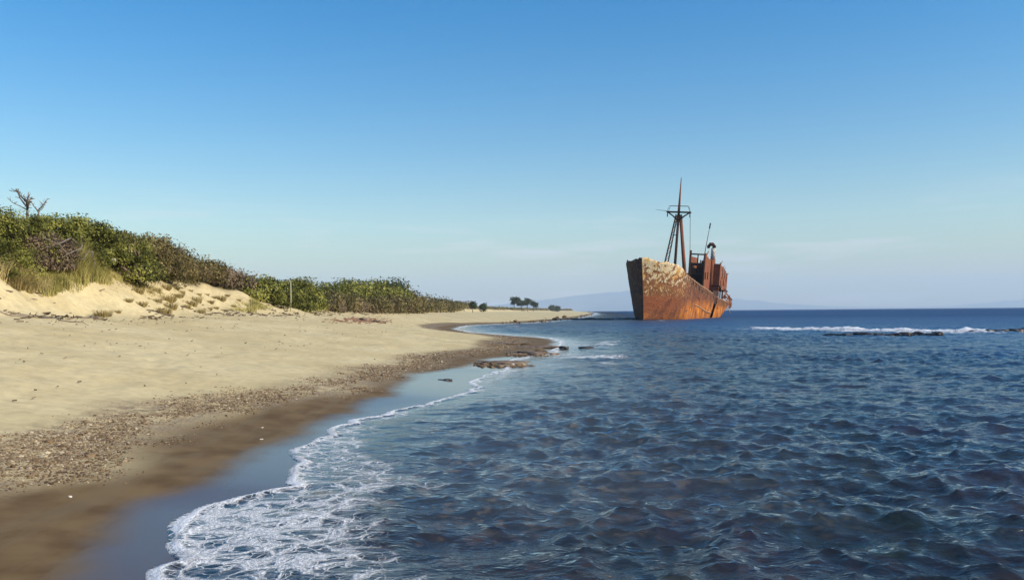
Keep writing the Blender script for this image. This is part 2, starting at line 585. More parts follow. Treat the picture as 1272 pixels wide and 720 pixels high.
# froth around the rock spits and on the far beach
frothn = fbm(wx / 1.6, wy / 0.9, 98, 4)
sp1 = np.exp(-(((wx - 2.4) / 2.2) ** 2 + ((wy - 28) / 5.0) ** 2)) * sstep(-0.1, 0.5, frothn) * 0.75
sp2 = np.exp(-(((wx - 5.0) / 3.5) ** 2 + ((wy - 41) / 7.0) ** 2)) * sstep(0.1, 0.6, frothn) * 0.7
sp3 = np.exp(-(((wx + 1.5) / 8) ** 2 + ((wy - 95) / 28.0) ** 2)) * sstep(0.15, 0.6, fbm(wx / 2.0, wy / 3.0, 99, 4)) * 0.7
shipn = fbm(wx / 2.5, wy / 4.0, 100, 4)
sp4 = np.exp(-(((wx - 25) / 7) ** 2 + ((wy - 128) / 9.0) ** 2)) * sstep(0.25, 0.6, shipn) * 0.7
foam = np.maximum.reduce([foam, sp1, sp2, sp3, sp4])
foam = np.maximum(foam, br_len * np.exp(-((ac + 0.1) / 1.25) ** 2) * (0.95 + 0.5 * lumpy))
foam = np.maximum(foam, br_len * sstep(-8, -1, ac) * (ac < 0.4) * (0.55 + 0.35 * fbm(wx / 1.5, wy / 1.2, 101, 4)))
rt = np.exp(-(((wx - 33.5) / 4.0) ** 2 + ((wy - 52.5) / 2.2) ** 2)) * sstep(-0.15, 0.4, fbm(wx / 1.2, wy / 1.0, 102, 4)) * 0.9
foam = np.maximum(foam, rt)
# a few bright bits on steep near crests
slopeish = hz * amp
foam = np.maximum(foam, 0.5 * sstep(0.11, 0.16, slopeish) * sstep(0.15, 0.5, frothn) * (wy < 60))

wfaces = grid_faces(nr, na)
ok = (q.ravel() < 0.35)[wfaces].any(1)
wfaces = wfaces[ok]
used = np.zeros(nr * na, bool); used[wfaces.ravel()] = True
remap = np.cumsum(used) - 1
wfaces = remap[wfaces]
wv = np.stack([wxd, wyd, wz], -1).reshape(-1, 3)[used]
dist = np.hypot(wx, wy)

s_ = NT('sea_water')
co = s_.coord()
rip1 = s_.noise(s_.mapping(co, (1.0, 1.9, 1.0), rot=(0, 0, R(8))), 6.5, 4, 0.6, 0.3)
rip2 = s_.noise(s_.mapping(co, (1.0, 1.5, 1.0), rot=(0, 0, R(-20))), 1.9, 4, 0.6, 0.2)
calm = s_.attr('calm')
hgt = s_.math('ADD', s_.math('MULTIPLY', rip1, 0.22), rip2)
hgt = s_.math('MULTIPLY', hgt, calm)
nrm = s_.bump(hgt, 1.0, 0.075)
depth = s_.attr('depth')
opq = s_.math('SUBTRACT', 1.0, s_.math('POWER', 2.718, s_.math('MULTIPLY', depth, -0.55)))
opq = s_.math('MINIMUM', opq, 0.97)
bodyn = s_.noise(co, 0.12, 4, 0.55)
body = s_.mix(s_.rng(bodyn, 0.35, 0.65), (0.007, 0.050, 0.150), (0.009, 0.064, 0.150))
body = s_.mix(s_.rng(depth, 0.45, 2.4), s_.mix(s_.rng(s_.noise(co, 0.5, 4), 0.4, 0.6), (0.066, 0.048, 0.056), (0.042, 0.048, 0.048)), body)
tint = s_.mix(s_.rng(depth, 0.0, 1.2, 0, 1, False), (0.95, 0.96, 0.96), (0.50, 0.62, 0.66))
tr = s_.n('ShaderNodeBsdfTransparent'); s_.l(tint, tr.inputs['Color'])
df = s_.n('ShaderNodeBsdfDiffuse'); s_.l(body, df.inputs['Color'])
m1 = s_.n('ShaderNodeMixShader'); s_.l(opq, m1.inputs[0]); s_.l(tr.outputs[0], m1.inputs[1]); s_.l(df.outputs[0], m1.inputs[2])
fr = s_.n('ShaderNodeFresnel'); fr.inputs['IOR'].default_value = 1.335; s_.l(nrm, fr.inputs['Normal'])
gl = s_.n('ShaderNodeBsdfGlossy'); s_.l(s_.attr('spread'), gl.inputs['Roughness']); s_.l(nrm, gl.inputs['Normal'])
gl.inputs['Color'].default_value = (1, 1, 1, 1)
m2 = s_.n('ShaderNodeMixShader'); s_.l(s_.math('MULTIPLY', fr.outputs[0], s_.math('SUBTRACT', 1.0, s_.math('MULTIPLY', s_.attr('spread'), 1.9))), m2.inputs[0]); s_.l(m1.outputs[0], m2.inputs[1]); s_.l(gl.outputs[0], m2.inputs[2])
# foam lace
fd = s_.attr('foam')
wv1 = s_.n('ShaderNodeTexNoise'); wv1.inputs['Scale'].default_value = 2.6; wv1.inputs['Detail'].default_value = 4
s_.l(co, wv1.inputs['Vector'])
vadd = s_.n('ShaderNodeVectorMath', operation='MULTIPLY_ADD')
s_.l(wv1.outputs['Color'], vadd.inputs[0]); vadd.inputs[1].default_value = (0.55, 0.35, 0); s_.l(co, vadd.inputs[2])


def vor(scale, sx_, sy_):
    v = s_.n('ShaderNodeTexVoronoi', feature='DISTANCE_TO_EDGE')
    v.inputs['Scale'].default_value = scale
    s_.l(s_.mapping(vadd.outputs[0], (sx_, sy_, 1)), v.inputs['Vector'])
    return v.outputs['Distance']


va, vb = vor(3.0, 1.0, 1.25), vor(8.5, 1.0, 1.2)
cell = s_.math('MINIMUM', va, s_.math('MULTIPLY', vb, 1.5))
big = s_.noise(co, 3.2, 5, 0.65)
thr = s_.math('ADD', s_.math('MULTIPLY', fd, 0.50), s_.math('MULTIPLY', s_.math('SUBTRACT', big, 0.5), 0.40))
thr = s_.math('SUBTRACT', thr, 0.115)
fm = s_.rng(cell, thr, s_.math('SUBTRACT', thr, 0.17), 0, 1)
fm = s_.math('MULTIPLY', fm, s_.rng(fd, 0.03, 0.28))
fine = s_.noise(co, 30, 4, 0.7)
fm = s_.math('MULTIPLY', fm, s_.rng(fine, 0.25, 0.6, 0.55, 1.0))
solid = s_.rng(fd, 0.62, 0.98, 0, 0.95)
fm = s_.math('MAXIMUM', fm, solid)
veil = s_.math('MULTIPLY', s_.rng(fd, 0.28, 0.85), s_.math('MULTIPLY', s_.rng(s_.noise(co, 11, 5, 0.7), 0.42, 0.68), 0.5))
fm = s_.math('MAXIMUM', fm, veil)
fb = s_.bump(s_.math('ADD', s_.math('MULTIPLY', fine, 0.6), s_.math('ADD', s_.math('MULTIPLY', fm, 1.2), big)), 0.9, 0.035)
fo = s_.principled((0.82, 0.82, 0.82), 0.8, fb, spec=0.3)
m3 = s_.n('ShaderNodeMixShader'); s_.l(fm, m3.inputs[0]); s_.l(m2.outputs[0], m3.inputs[1]); s_.l(fo.outputs[0], m3.inputs[2])
M_SEA = s_.done(m3.outputs[0])
calm_v = sstep(0.01, 0.25, dep) * 0.88 + 0.12
spread_v = np.interp(dist, [0, 10, 40, 100, 200, 600, 3000], [0.04, 0.05, 0.13, 0.30, 0.42, 0.46, 0.47]) * sstep(0.0, 0.4, dep) + 0.03
sea = np_mesh('sea_water', wv, wfaces, M_SEA, attrs=dict(
    depth=dep.ravel()[used], foam=np.clip(foam, 0, 1.2).ravel()[used], calm=calm_v.ravel()[used], spread=spread_v.ravel()[used]))
tag(sea, kind='structure')

# ------------------------------------------------------------------ far hills over the sea
hill = NT('far_hills')
hc = hill.mix(hill.rng(hill.noise(hill.coord(), 0.0012, 5), 0.35, 0.65), (0.07, 0.085, 0.05), (0.16, 0.14, 0.10))
M_HILL = hill.done(hill.principled(hc, 0.95).outputs[0])
HP = np.array([(300, 0), (520, 60), (600, 110), (680, 230), (740, 340), (800, 400), (860, 340), (920, 225), (980, 120), (1040, 52), (1120, 25),
               (1200, 45), (1260, 120), (1330, 190), (1420, 220), (1600, 0)], float)
hu = np.linspace(300, 1600, 420)
ht = np.interp(hu, HP[:, 0], HP[:, 1]) * (1 + 0.10 * fbm(hu / 40, hu * 0, 71, 4)) + 10 * fbm(hu / 12, hu * 0, 72, 3)
hv = []
dep_n = 9
for j in range(dep_n):
    t = j / (dep_n - 1)
    yy = 13800 + 2200 * t
    prof = math.sin(math.pi * min(t * 1.25, 1) / 2) if t < 0.8 else 1 - (t - 0.8) * 4.5
    jit = 1 + (0.12 * fbm(hu / 25, hu * 0 + j, 73, 3) if 0 < j < 6 else 0)
    hv.append(np.stack([(hu - 636) / 1000 * 14900, np.full_like(hu, yy), np.maximum(ht, 0) * 1.0 * prof * jit - 3 + (0 if j else -3)], -1))
hv = np.stack(hv)
hills = np_mesh('hills', hv.reshape(-1, 3), grid_faces(dep_n, len(hu))[:, ::-1], M_HILL)
tag(hills, kind='structure')

# ------------------------------------------------------------------ haze
hzm, nt, o_ = new_mat('haze')
pv = nt.nodes.new('ShaderNodeVolumePrincipled')
pv.inputs['Color'].default_value = (0.75, 0.89, 1.0, 1)
pv.inputs['Density'].default_value = 1.15e-4
pv.inputs['Anisotropy'].default_value = 0.0
nt.links.new(pv.outputs[0], o_.inputs['Volume'])
mb = MB(); mb.box(-17200, 17200, -17200, 17200, -16, 620)
tag(mb.build('haze', hzm), kind='stuff')

# ------------------------------------------------------------------ shipwreck
# local frame: X = distance aft of the stem at the waterline, port = -Y, Z up; the hull lists to port
ship = thing('shipwreck', 'large rusty stranded cargo shipwreck with peeling pale paint on its bow, listing in the shallows', 'shipwreck', (22.45, 138.6, 0.0))
ship.rotation_euler = (R(5.0), 0, R(65.0))
ship.rotation_mode = 'XYZ'


def P(s, b, z):
    return (s, -b, z)


def rust_material(name, kind):
    r = NT(name)
    co = r.coord()
    sep = r.n('ShaderNodeSeparateXYZ'); r.l(co, sep.inputs[0])
    X, Z = sep.outputs['X'], sep.outputs['Z']
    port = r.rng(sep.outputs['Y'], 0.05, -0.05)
    n1 = r.noise(co, 0.55, 6, 0.65)
    n2 = r.noise(r.mapping(co, (1, 1, 0.22)), 1.8, 5, 0.65)      # runs down the plates
    n3 = r.noise(co, 4.5, 5, 0.7)
    rust = r.mix(r.rng(n1, 0.35, 0.65), (0.12, 0.040, 0.020), (0.25, 0.085, 0.030))
    rust = r.mix(r.rng(n2, 0.45, 0.7, 0, 0.75), rust, (0.085, 0.033, 0.022))
    if kind == 'hull':
        # bright orange scale low and aft
        om = r.math('MULTIPLY', r.rng(X, 5.0, 13.0), r.rng(r.math('ADD', Z, r.math('MULTIPLY', n1, 3.0)), 6.2, 3.4))
        om = r.math('MULTIPLY', om, r.rng(n2, 0.36, 0.60))
        rust = r.mix(om, rust, r.mix(n3, (0.66, 0.175, 0.012), (0.82, 0.30, 0.03)))
        om2 = r.math('MULTIPLY', r.rng(r.math('ADD', Z, r.math('MULTIPLY', n1, 2.0)), 2.9, 1.7), r.rng(n2, 0.35, 0.6, 0.2, 0.75))
        rust = r.mix(om2, rust, (0.44, 0.14, 0.022))
        # smoother red-brown boot-top at the bow
        bt = r.math('MULTIPLY', r.rng(X, 9.0, 5.0), r.rng(r.math('ADD', Z, r.math('MULTIPLY', n3, 0.5)), 4.9, 4.5))
        bt = r.math('MULTIPLY', bt, r.rng(Z, 0.9, 2.6, 0.25, 0.8))
        rust = r.mix(bt, rust, r.mix(n2, (0.24, 0.066, 0.024), (0.36, 0.115, 0.038)))
        # large dark scabs
        rust = r.mix(r.rng(r.noise(co, 0.42, 6, 0.7), 0.50, 0.60, 0, 0.6), rust, (0.090, 0.032, 0.020))
        # old cream and ochre paint in flakes above it
        zone = r.math('MULTIPLY', r.rng(r.math('ADD', X, r.math('MULTIPLY', n1, 6.0)), 15.0, 6.5), r.rng(r.math('ADD', Z, r.math('MULTIPLY', n3, 0.8)), 4.5, 5.3))
        fl = r.noise(r.mapping(co, (1, 1, 1.0), rot=(0, R(20), 0)), 1.15, 9, 0.68, 0.1)
        lvl = r.rng(Z, 4.8, 9.4, 0.60, 0.43, False)
        zone = r.math('MULTIPLY', zone, port)  # paint kept off starboard so the shaded side stays dark
        m = r.math('MULTIPLY', zone, r.rng(r.math('SUBTRACT', fl, lvl), 0.0, 0.045))
        paint = r.mix(r.rng(n3, 0.35, 0.65), (0.62, 0.46, 0.24), (0.86, 0.76, 0.54))
        paint = r.mix(r.rng(n1, 0.46, 0.62), paint, (0.72, 0.42, 0.12))
        rust = r.mix(r.math('MULTIPLY', zone, 0.6), rust, r.mix(r.rng(n3, .35, .65), (0.19, 0.065, 0.026), (0.46, 0.20, 0.065)))
        rust = r.mix(m, rust, paint)
        # patches of it amidships
        z2 = r.math('MULTIPLY', r.rng(X, 19.0, 8.0), r.rng(Z, 3.2, 5.0))
        rust = r.mix(r.math('MULTIPLY', z2, r.rng(r.noise(co, 2.2, 6, 0.7), 0.56, 0.62, 0, 0.8)), rust, (0.58, 0.40, 0.17))
        # wet, weedy foot
        rust = r.mix(r.rng(r.math('ADD', Z, r.math('MULTIPLY', n2, 0.6)), 0.75, 0.35), rust, (0.045, 0.026, 0.016))
        rust = r.mix(r.math('MULTIPLY', r.math('SUBTRACT', 1.0, port), 0.66), rust, (0.040, 0.022, 0.018))  # shade of the sunless starboard side put into its colour
        ht_ = r.math('ADD', r.math('MULTIPLY', fl, 0.7), n3)
        # plate seams every 6 m and strakes every 1.6 m
    elif kind == 'house':
        rust = r.mix(r.rng(n2, 0.40, 0.62, 0, 0.85), r.mix(r.rng(n3, 0.3, 0.7, 0.2, 0.8), rust, (0.36, 0.13, 0.05)), (0.20, 0.060, 0.036))
        ht_ = n3
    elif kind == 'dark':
        rust = r.mix(0.8, rust, (0.030, 0.018, 0.016))  # rust blackened further, shade of the open tower put into the colour
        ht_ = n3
    elif kind == 'white':
        rust = r.mix(r.rng(n3, 0.42, 0.55), rust, (0.70, 0.67, 0.62))
        ht_ = n3
    elif kind == 'pale':
        rust = r.mix(r.rng(n3, 0.30, 0.55), rust, (0.48, 0.30, 0.18))
        ht_ = n3
    nb = r.bump(r.math('ADD', ht_, r.math('MULTIPLY', n1, 1.2)), 0.8, 0.18)
    return r.done(r.principled(rust, r.rng(n3, 0.3, 0.7, 0.72, 0.9), nb, spec=0.3).outputs[0])


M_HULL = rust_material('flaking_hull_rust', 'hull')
M_HOUSE = rust_material('red_rust', 'house')
M_DARK = rust_material('dark_rust_shade', 'dark')
M_WHITE = rust_material('old_white_paint', 'white')
M_PALE = rust_material('pale_rust', 'pale')

ZT = np.array([(-4.2, 10.75), (-2, 10.35), (2, 9.95), (4.6, 9.6), (5.4, 8.95), (7, 8.5), (10, 8.0), (20, 6.75), (30, 5.7), (40, 4.45), (50, 3.7), (59, 3.9)], float)


def ztop(s):
    return np.interp(s, ZT[:, 0], ZT[:, 1])


NS, NK = 150, 34
tt = np.linspace(0, 1, NS) ** 1.35
kk = np.linspace(0, 1, NK)


def stem_s(z):
    return np.where(z > 0, -3.9 * np.clip(z / 10.8, 0, 1) ** 1.25, -0.5 * z)


def stern_s(z):
    return 54.0 + 4.2 * np.clip(z / 3.5, 0, 1) + np.clip(z, -2, 0)


def halfb(t, zf):
    """zf 0 = waterline, 1 = deck edge"""
    tb = 0.27 * (1 - zf) + 0.17 * zf
    pw = 1.85 * (1 - zf) + 2.3 * zf
    bow = 1 - np.clip(1 - t / tb, 0, 1) ** pw
    te = 0.70 * (1 - zf) + 0.88 * zf
    e = np.clip((t - te) / (1 - te), 0, 1)
    st = np.sqrt(np.clip(1 - e ** 2.2, 0, 1))
    return (4.55 * (1 - zf) + 5.15 * zf) * bow * st


def hull_side(sign, seed):
    pts = []
    for i, t in enumerate(tt):
        st0 = -3.9 + t * (58.2 + 3.9)
        zt = float(ztop(st0))
        jag = 0.16 * float(fbm(np.array([st0 / 0.8]), np.array([seed * 1.0]), 200 + seed, 3)[0])
        if st0 < 5.2: jag = 2.0 * jag - 0.22 * max(0.0, float(fbm(np.array([st0 / 0.35]), np.array([seed * 3.0]), 260, 2)[0]))
        if st0 > 48: jag *= 5.0
        zt += jag
        for k in kk:
            z_ = -2.2 + (zt + 2.2) * k
            a, b_ = float(stem_s(np.array(z_))), float(stern_s(np.array(z_)))
            s0 = a + t * (b_ - a)
            zf = min(max(z_ / max(zt, 1), 0), 1) ** 0.55
            hb = float(halfb(t, zf))
            dent = 0.07 * float(fbm(np.array([s0 / 2.2]), np.array([z_ / 1.6]), 210 + seed, 3)[0]) * min(1, hb)
            pts.append(P(s0, sign * (hb + dent), z_))
    return pts


def port_skip(i, k):
    s0 = -3.9 + tt[i] * 62.1
    z_ = -2.2 + (ztop(s0) + 2.2) * kk[k]
    n_ = fbm(np.array([s0 / 0.7]), np.array([z_ / 0.7]), 240, 3)[0]
    if 33.6 + 0.4 * n_ < s0 < 36.6 + 0.5 * n_ and z_ > 0.2 + 0.3 * n_ and z_ < 4.5: return True
    if 52 < s0 and z_ > 0.9 and n_ > 0.22: return True
    # freeing ports low in the bulwark
    if 11 < s0 < 33 and (s0 % 2.9) < 0.9 and -1.15 < z_ - ztop(s0) < -0.55: return True
    # rust holes
    return bool(14 < s0 < 50 and n_ > 0.60)


def stbd_skip(i, k):
    s0 = -3.9 + tt[i] * 62.1
    z_ = -2.2 + (ztop(s0) + 2.2) * kk[k]
    n_ = fbm(np.array([s0 / 0.9]), np.array([z_ / 0.9]), 241, 3)[0]
    return bool((s0 > 20 and n_ > 0.6) or (s0 > 52 and z_ > 1.2 and n_ > 0.2))


mb = MB()
mb.quad_grid(hull_side(1, 1), NS, NK, port_skip)
mb.quad_grid(hull_side(-1, 2), NS, NK, stbd_skip)
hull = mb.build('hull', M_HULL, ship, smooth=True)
so = hull.modifiers.new('plating', 'SOLIDIFY'); so.thickness = 0.10; so.offset = 0

# stem bar down the bow
mb = MB()
mb.tube([P(float(stem_s(np.array(z_))) - 0.03, 0, z_) for z_ in np.linspace(-2, 10.5, 14)], 0.16, 6)
mb.build('stem_bar', M_DARK, hull)
# anchor pipe rims, one each side of the bow
for sg in (1, -1):
    mb = MB()
    ring = []
    t0 = 0.055
    for q_ in range(13):
        an = 2 * math.pi * q_ / 12
        z_ = 7.0 + 0.42 * math.sin(an); t_ = t0 + 0.007 * math.cos(an)
        a, b_ = float(stem_s(np.array(z_))), float(stern_s(np.array(z_)))
        ring.append(P(a + t_ * (b_ - a), sg * (float(halfb(t_, (z_ / 10.2) ** .85)) + 0.06), z_))
    mb.tube(ring, 0.09, 6)
    mb.build('hawse_pipe', M_DARK, hull)

# decks
mb = MB()
pts = []
for s0 in np.linspace(-2.6, 5.0, 14):
    t_ = (s0 + 3.2) / 61.0
    hb = max(float(halfb(max(t_, 0.004), 0.93)) - 0.12, 0.02)
    for f in np.linspace(-1, 1, 7):
        pts.append(P(s0, f * hb, float(ztop(s0)) - 1.15 + 0.1 * (1 - f * f)))
mb.quad_grid(pts, 14, 7)
# bulkhead at the break of the forecastle
hb = float(halfb(8.2 / 61, 0.9)) - 0.1
mb.hexa([(4.9, -hb * .7, 5.6), (5, -hb * .7, 5.6), (5, hb * .7, 5.6), (4.9, hb * .7, 5.6), (4.9, -hb + .3, 8.4), (5, -hb + .3, 8.4), (5, hb - .3, 8.4), (4.9, hb - .3, 8.4)])
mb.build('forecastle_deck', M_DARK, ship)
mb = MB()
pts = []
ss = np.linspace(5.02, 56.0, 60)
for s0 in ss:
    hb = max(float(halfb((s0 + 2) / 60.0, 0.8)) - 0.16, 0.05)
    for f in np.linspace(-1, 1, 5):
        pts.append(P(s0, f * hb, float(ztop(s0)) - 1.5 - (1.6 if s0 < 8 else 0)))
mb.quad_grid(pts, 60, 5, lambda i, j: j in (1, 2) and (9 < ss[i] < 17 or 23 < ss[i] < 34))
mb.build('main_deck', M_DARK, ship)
# hatch coamings round the two open holds
for a, b_ in ((9, 17.6), (23, 34.6)):
    mb = MB()
    for (x0, x1, y0, y1) in ((a, b_, -2.75, -2.6), (a, b_, 2.6, 2.75), (a - .15, a, -2.75, 2.75), (b_, b_ + .15, -2.75, 2.75)):
        za, zb_ = float(ztop(x0)) - 1.6, float(ztop(x1)) - 1.6
        mb.hexa([(x0, y0, za), (x1, y0, zb_), (x1, y1, zb_), (x0, y1, za), (x0, y0, za + 1), (x1, y0, zb_ + 1), (x1, y1, zb_ + 1), (x0, y1, za + 1)])
    mb.build('hatch_coaming', M_HOUSE, ship)

# pale cap rail with brackets along each bulwark
for sg in (1, -1):
    mb = MB()
    for a, b_ in ((6, 19.5), (20, 33), (37.5, 51)):
        ln = []
        for s0 in np.linspace(a, b_, 16):
            t_ = (s0 + 3.9) / 62.1
            ln.append(P(s0, sg * float(halfb(t_, 1.0)), float(ztop(s0)) + 0.16 + 0.06 * math.sin(s0 * 3)))
        mb.tube(ln, 0.11, 6)
    mb.build('cap_rail', M_PALE, hull)
for s0 in np.arange(6.5, 51, 1.5):
    if 33 < s0 < 37.4: continue
    mb = MB()
    t_ = (s0 + 3.9) / 62.1
    hb = float(halfb(t_, 1.0))
    z_ = float(ztop(s0))
    mb.tube([P(s0, hb + 0.05, z_ - 1.3), P(s0, hb + 0.13, z_ + 0.1)], 0.07, 5)
    mb.build('bulwark_stay', M_PALE, hull)
# rubbing strake hanging off the port quarter
mb = MB()
ln = []
for s0 in np.linspace(17, 33, 20):
    t_ = (s0 + 3.0) / 60.0
    f_ = (s0 - 17) / 16
    ln.append(P(s0, float(halfb(t_, 0.5)) + 0.12, 3.1 - 1.7 * f_ + 0.10 * math.sin(f_ * 7)))
mb.tube(ln, 0.11, 6)
mb.build('rubbing_strake', M_PALE, hull)

# ---- mast: pole, two spread legs (one a lattice), crosstree, topmast, rigging
MS = 20.0
mast = MB()
mast.tube([P(MS, 0, 5.0), P(MS, 0, 21.4)], [0.30, 0.24], 10)
mast_o = mast.build('mast', M_DARK, ship, smooth=True)
mb = MB(); mb.tube([P(MS, 0, 21.3), P(MS, 0, 24.0), P(MS, 0, 28.4)], [0.27, 0.20, 0.07], 8)
mb.build('topmast', M_HOUSE, mast_o, smooth=True)
mb = MB(); mb.tube([P(MS + 1.5, 2.25, 5.0), P(MS + 0.1, 0.35, 21.0)], [0.42, 0.30], 10)
mb.build('mast_leg', M_HOUSE, ship, smooth=True)
mb = MB()
A0, A1 = Vector(P(MS - 0.4, -2.9, 5.2)), Vector(P(MS, -0.5, 21.0))
B0, B1 = Vector(P(MS - 0.4, -2.05, 5.2)), Vector(P(MS, -0.2, 21.0))
mb.tube([A0, A1], 0.14, 6); mb.tube([B0, B1], 0.12, 6)
nlat = 15
for i in range(nlat):
    f0, f1 = i / nlat, (i + 1) / nlat
    mb.tube([A0.lerp(A1, f0), B0.lerp(B1, f0)], 0.05, 4)
    mb.tube([A0.lerp(A1, f0), B0.lerp(B1, f1)], 0.05, 4)
o = mb.build('mast_leg', M_HOUSE, ship); o['label'] = 'lattice mast leg of two pipes with rungs'
mb = MB()
mb.box(MS - 0.45, MS + 0.45, -2.35, 2.35, 21.35, 21.6)
for sg in (1, -1):
    mb.tube([P(MS, sg * 2.1, 21.4), P(MS, sg * 1.1, 20.7), P(MS, sg * 0.2, 19.9)], [0.13, 0.15, 0.17], 6)
    mb.tube([P(MS, sg * 2.2, 21.4), P(MS, sg * 2.2, 20.5)], 0.10, 6)
ct = mb.build('crosstree', M_DARK, ship)
mb = MB()
for (x, y) in ((-.4, -2.2), (-.4, 0), (-.4, 2.2), (.4, -2.2), (.4, 0), (.4, 2.2)):
    mb.tube([(MS + x, y, 21.6), (MS + x, y * 0.82, 22.7)], 0.035, 4)
mb.tube([(MS - .4, -1.8, 22.7), (MS - .4, 1.8, 22.7)], 0.035, 4)
mb.tube([(MS + .4, -1.8, 22.7), (MS + .4, 1.8, 22.7)], 0.035, 4)
mb.build('guard_rail', M_DARK, ct)
mb = MB(); mb.tube([P(MS, -2.2, 21.6), P(MS, -4.6, 21.9)], [0.05, 0.03], 5)
mb.build('yard', M_DARK, ct)
mb = MB(); mb.tube([P(MS + 0.2, 2.2, 21.2), P(MS + 2.0, 2.75, 6.5)], 0.045, 5)
mb.build('hanging_wire', M_DARK, ct)
for (a, b_) in ((P(MS, -0.3, 19.0), P(MS, 0.3, 19.0)), (P(MS - .1, -1.2, 16.8), P(MS, 0.1, 16.9))):
    mb = MB(); mb.tube([a, b_], 0.08, 5)
    mb.build('cross_brace', M_DARK, mast_o)

for o in ship.children:
    if o.name.split('.')[0] in ('mast', 'mast_leg', 'crosstree'): o.scale.z = 0.967

# ---- bridge: a broken tower, open at the front
BS, BE, BL, BR = 40.0, 46.6, -1.65, 1.55
mb = MB()
z0, z1 = 2.6, 14.0
mb.box(BS, BE, -BL - 0.12, -BL, z0, z1 - 0.7)                       # starboard wall
mb.box(BS - 0.1, BS + 0.35, -BL - 0.2, -BL + 0.22, z0, z1 + 0.6)    # corner post
mb.build('bridge_side_wall', M_HOUSE, ship)
mb = MB()
# port wall with two window openings and a ragged top
mb.box(BS, BE, -BR, -BR + 0.14, z0, 8.5)
mb.box(BS, BS + 1.2, -BR, -BR + 0.14, 8.503, z1 + 0.1)
mb.box(BS + 2.2, BS + 3.6, -BR, -BR + 0.14, 8.503, z1 - 0.5)
mb.box(BS + 4.6, BE, -BR, -BR + 0.14, 8.503, z1 - 0.9)
mb.box(BS + 1.203, BS + 2.197, -BR, -BR + 0.14, 10.0, z1 - 0.1)
mb.box(BS + 3.603, BS + 4.597, -BR, -BR + 0.14, 10.2, z1 - 0.8)
mb.tube([P(BS - 0.02, BR + 0.03, z0), P(BS - 0.02, BR + 0.03, z1 + 0.1)], 0.2, 6)
mb.build('bridge_side_wall', M_HOUSE, ship)
mb = MB()
mb.box(BE - 0.14, BE, -BR + 0.15, -BL - 0.13, z0, 11.2)             # after wall up to the windows
mb.box(BE - 0.14, BE, -0.35, -0.1, 11.203, 12.9)
mb.box(BE - 0.14, BE, 0.7, 0.9, 11.203, 12.9)
mb.build('bridge_back_wall', M_DARK, ship)  # near-black colour stands in for the shade inside the tower
mb = MB()
mb.box(BS, BS + 0.22, -BR + 0.15, -BL - 0.01, z1 - 0.35, z1 - 0.05)
mb.box(BS, BS + 0.18, -BR + 0.15, -BL - 0.01, 11.3, 11.9)
mb.box(BS, BS + 0.16, -0.1, 0.12, 11.903, 13.64)
mb.box(BS, BS + 0.16, -BR + 0.15, -0.8, 11.903, 12.5)
mb.hexa([(BS + .1, -BR + .15, 9.4), (BE - .2, -BR + .15, 9.4), (BE - .2, -BL - .13, 9.4), (BS + .1, -BL - .13, 9.4),
         (BS + .1, -BR + .15, 9.55), (BE - .2, -BR + .15, 9.55), (BE - .2, -BL - .13, 9.55), (BS + .1, -BL - .13, 9.55)])
mb.build('bridge_front_frame', M_DARK, ship)
# lower house standing out on the starboard side
mb = MB()
mb.box(BS + 0.6, BE + 1, 1.9, 4.2, 2.9, 9.4)
mb.box(BS + 0.3, BE + 1.2, 1.8, 4.4, 9.403, 9.6)
mb.box(BS + 0.8, BE + 1, -3.6, -1.75, 2.9, 6.2)
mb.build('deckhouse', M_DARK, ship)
mb = MB()
mb.box(37.6, 38.9, 0.6, 1.9, 3.0, 7.0)
mb.build('winch_house', M_HOUSE, ship)
mb = MB()
mb.box(21.6, 22.6, -1.7, 1.4, 4.8, 7.0)
mb.build('winch_house', M_HOUSE, ship)

# ventilator: white trunk and a dark hooked cowl
mb = MB()
mb.tube([P(47.4, 1.75, 4.0), P(47.4, 1.75, 13.2)], 0.62, 14)
mb.build('funnel', M_HOUSE, ship, smooth=True)
mb = MB(); mb.tube([P(47.4, 1.75, 13.1), P(47.4, 1.75, 15.7)], [0.55, 0.50], 14)
v = mb.build('ventilator', M_WHITE, ship, smooth=True)
mb = MB()
mb.tube([P(47.4, 1.85, 15.6), P(47.4, 1.85, 16.15), P(47.2, 1.5, 16.55), P(47.1, 1.0, 16.5), P(47.0, 0.70, 16.1), P(47.0, 0.62, 15.6)], [0.40, 0.42, 0.44, 0.44, 0.38, 0.28], 12)
mb.build('cowl', M_DARK, v, smooth=True)

# after house, sloping, windows rusted through
mb = MB()
HB = 3.6


def slab(x0, x1, y0, y1, za, zb0, zc, zd):
    mb.hexa([(x0, y0, za), (x1, y0, zb0), (x1, y1, zb0), (x0, y1, za), (x0, y0, zc), (x1, y0, zd), (x1, y1, zd), (x0, y1, zc)])


def zl(s0): return 7.3 - 0.10 * (s0 - 48)       # sill line


def zh(s0): return 12.2 - 0.23 * (s0 - 48)      # roof line


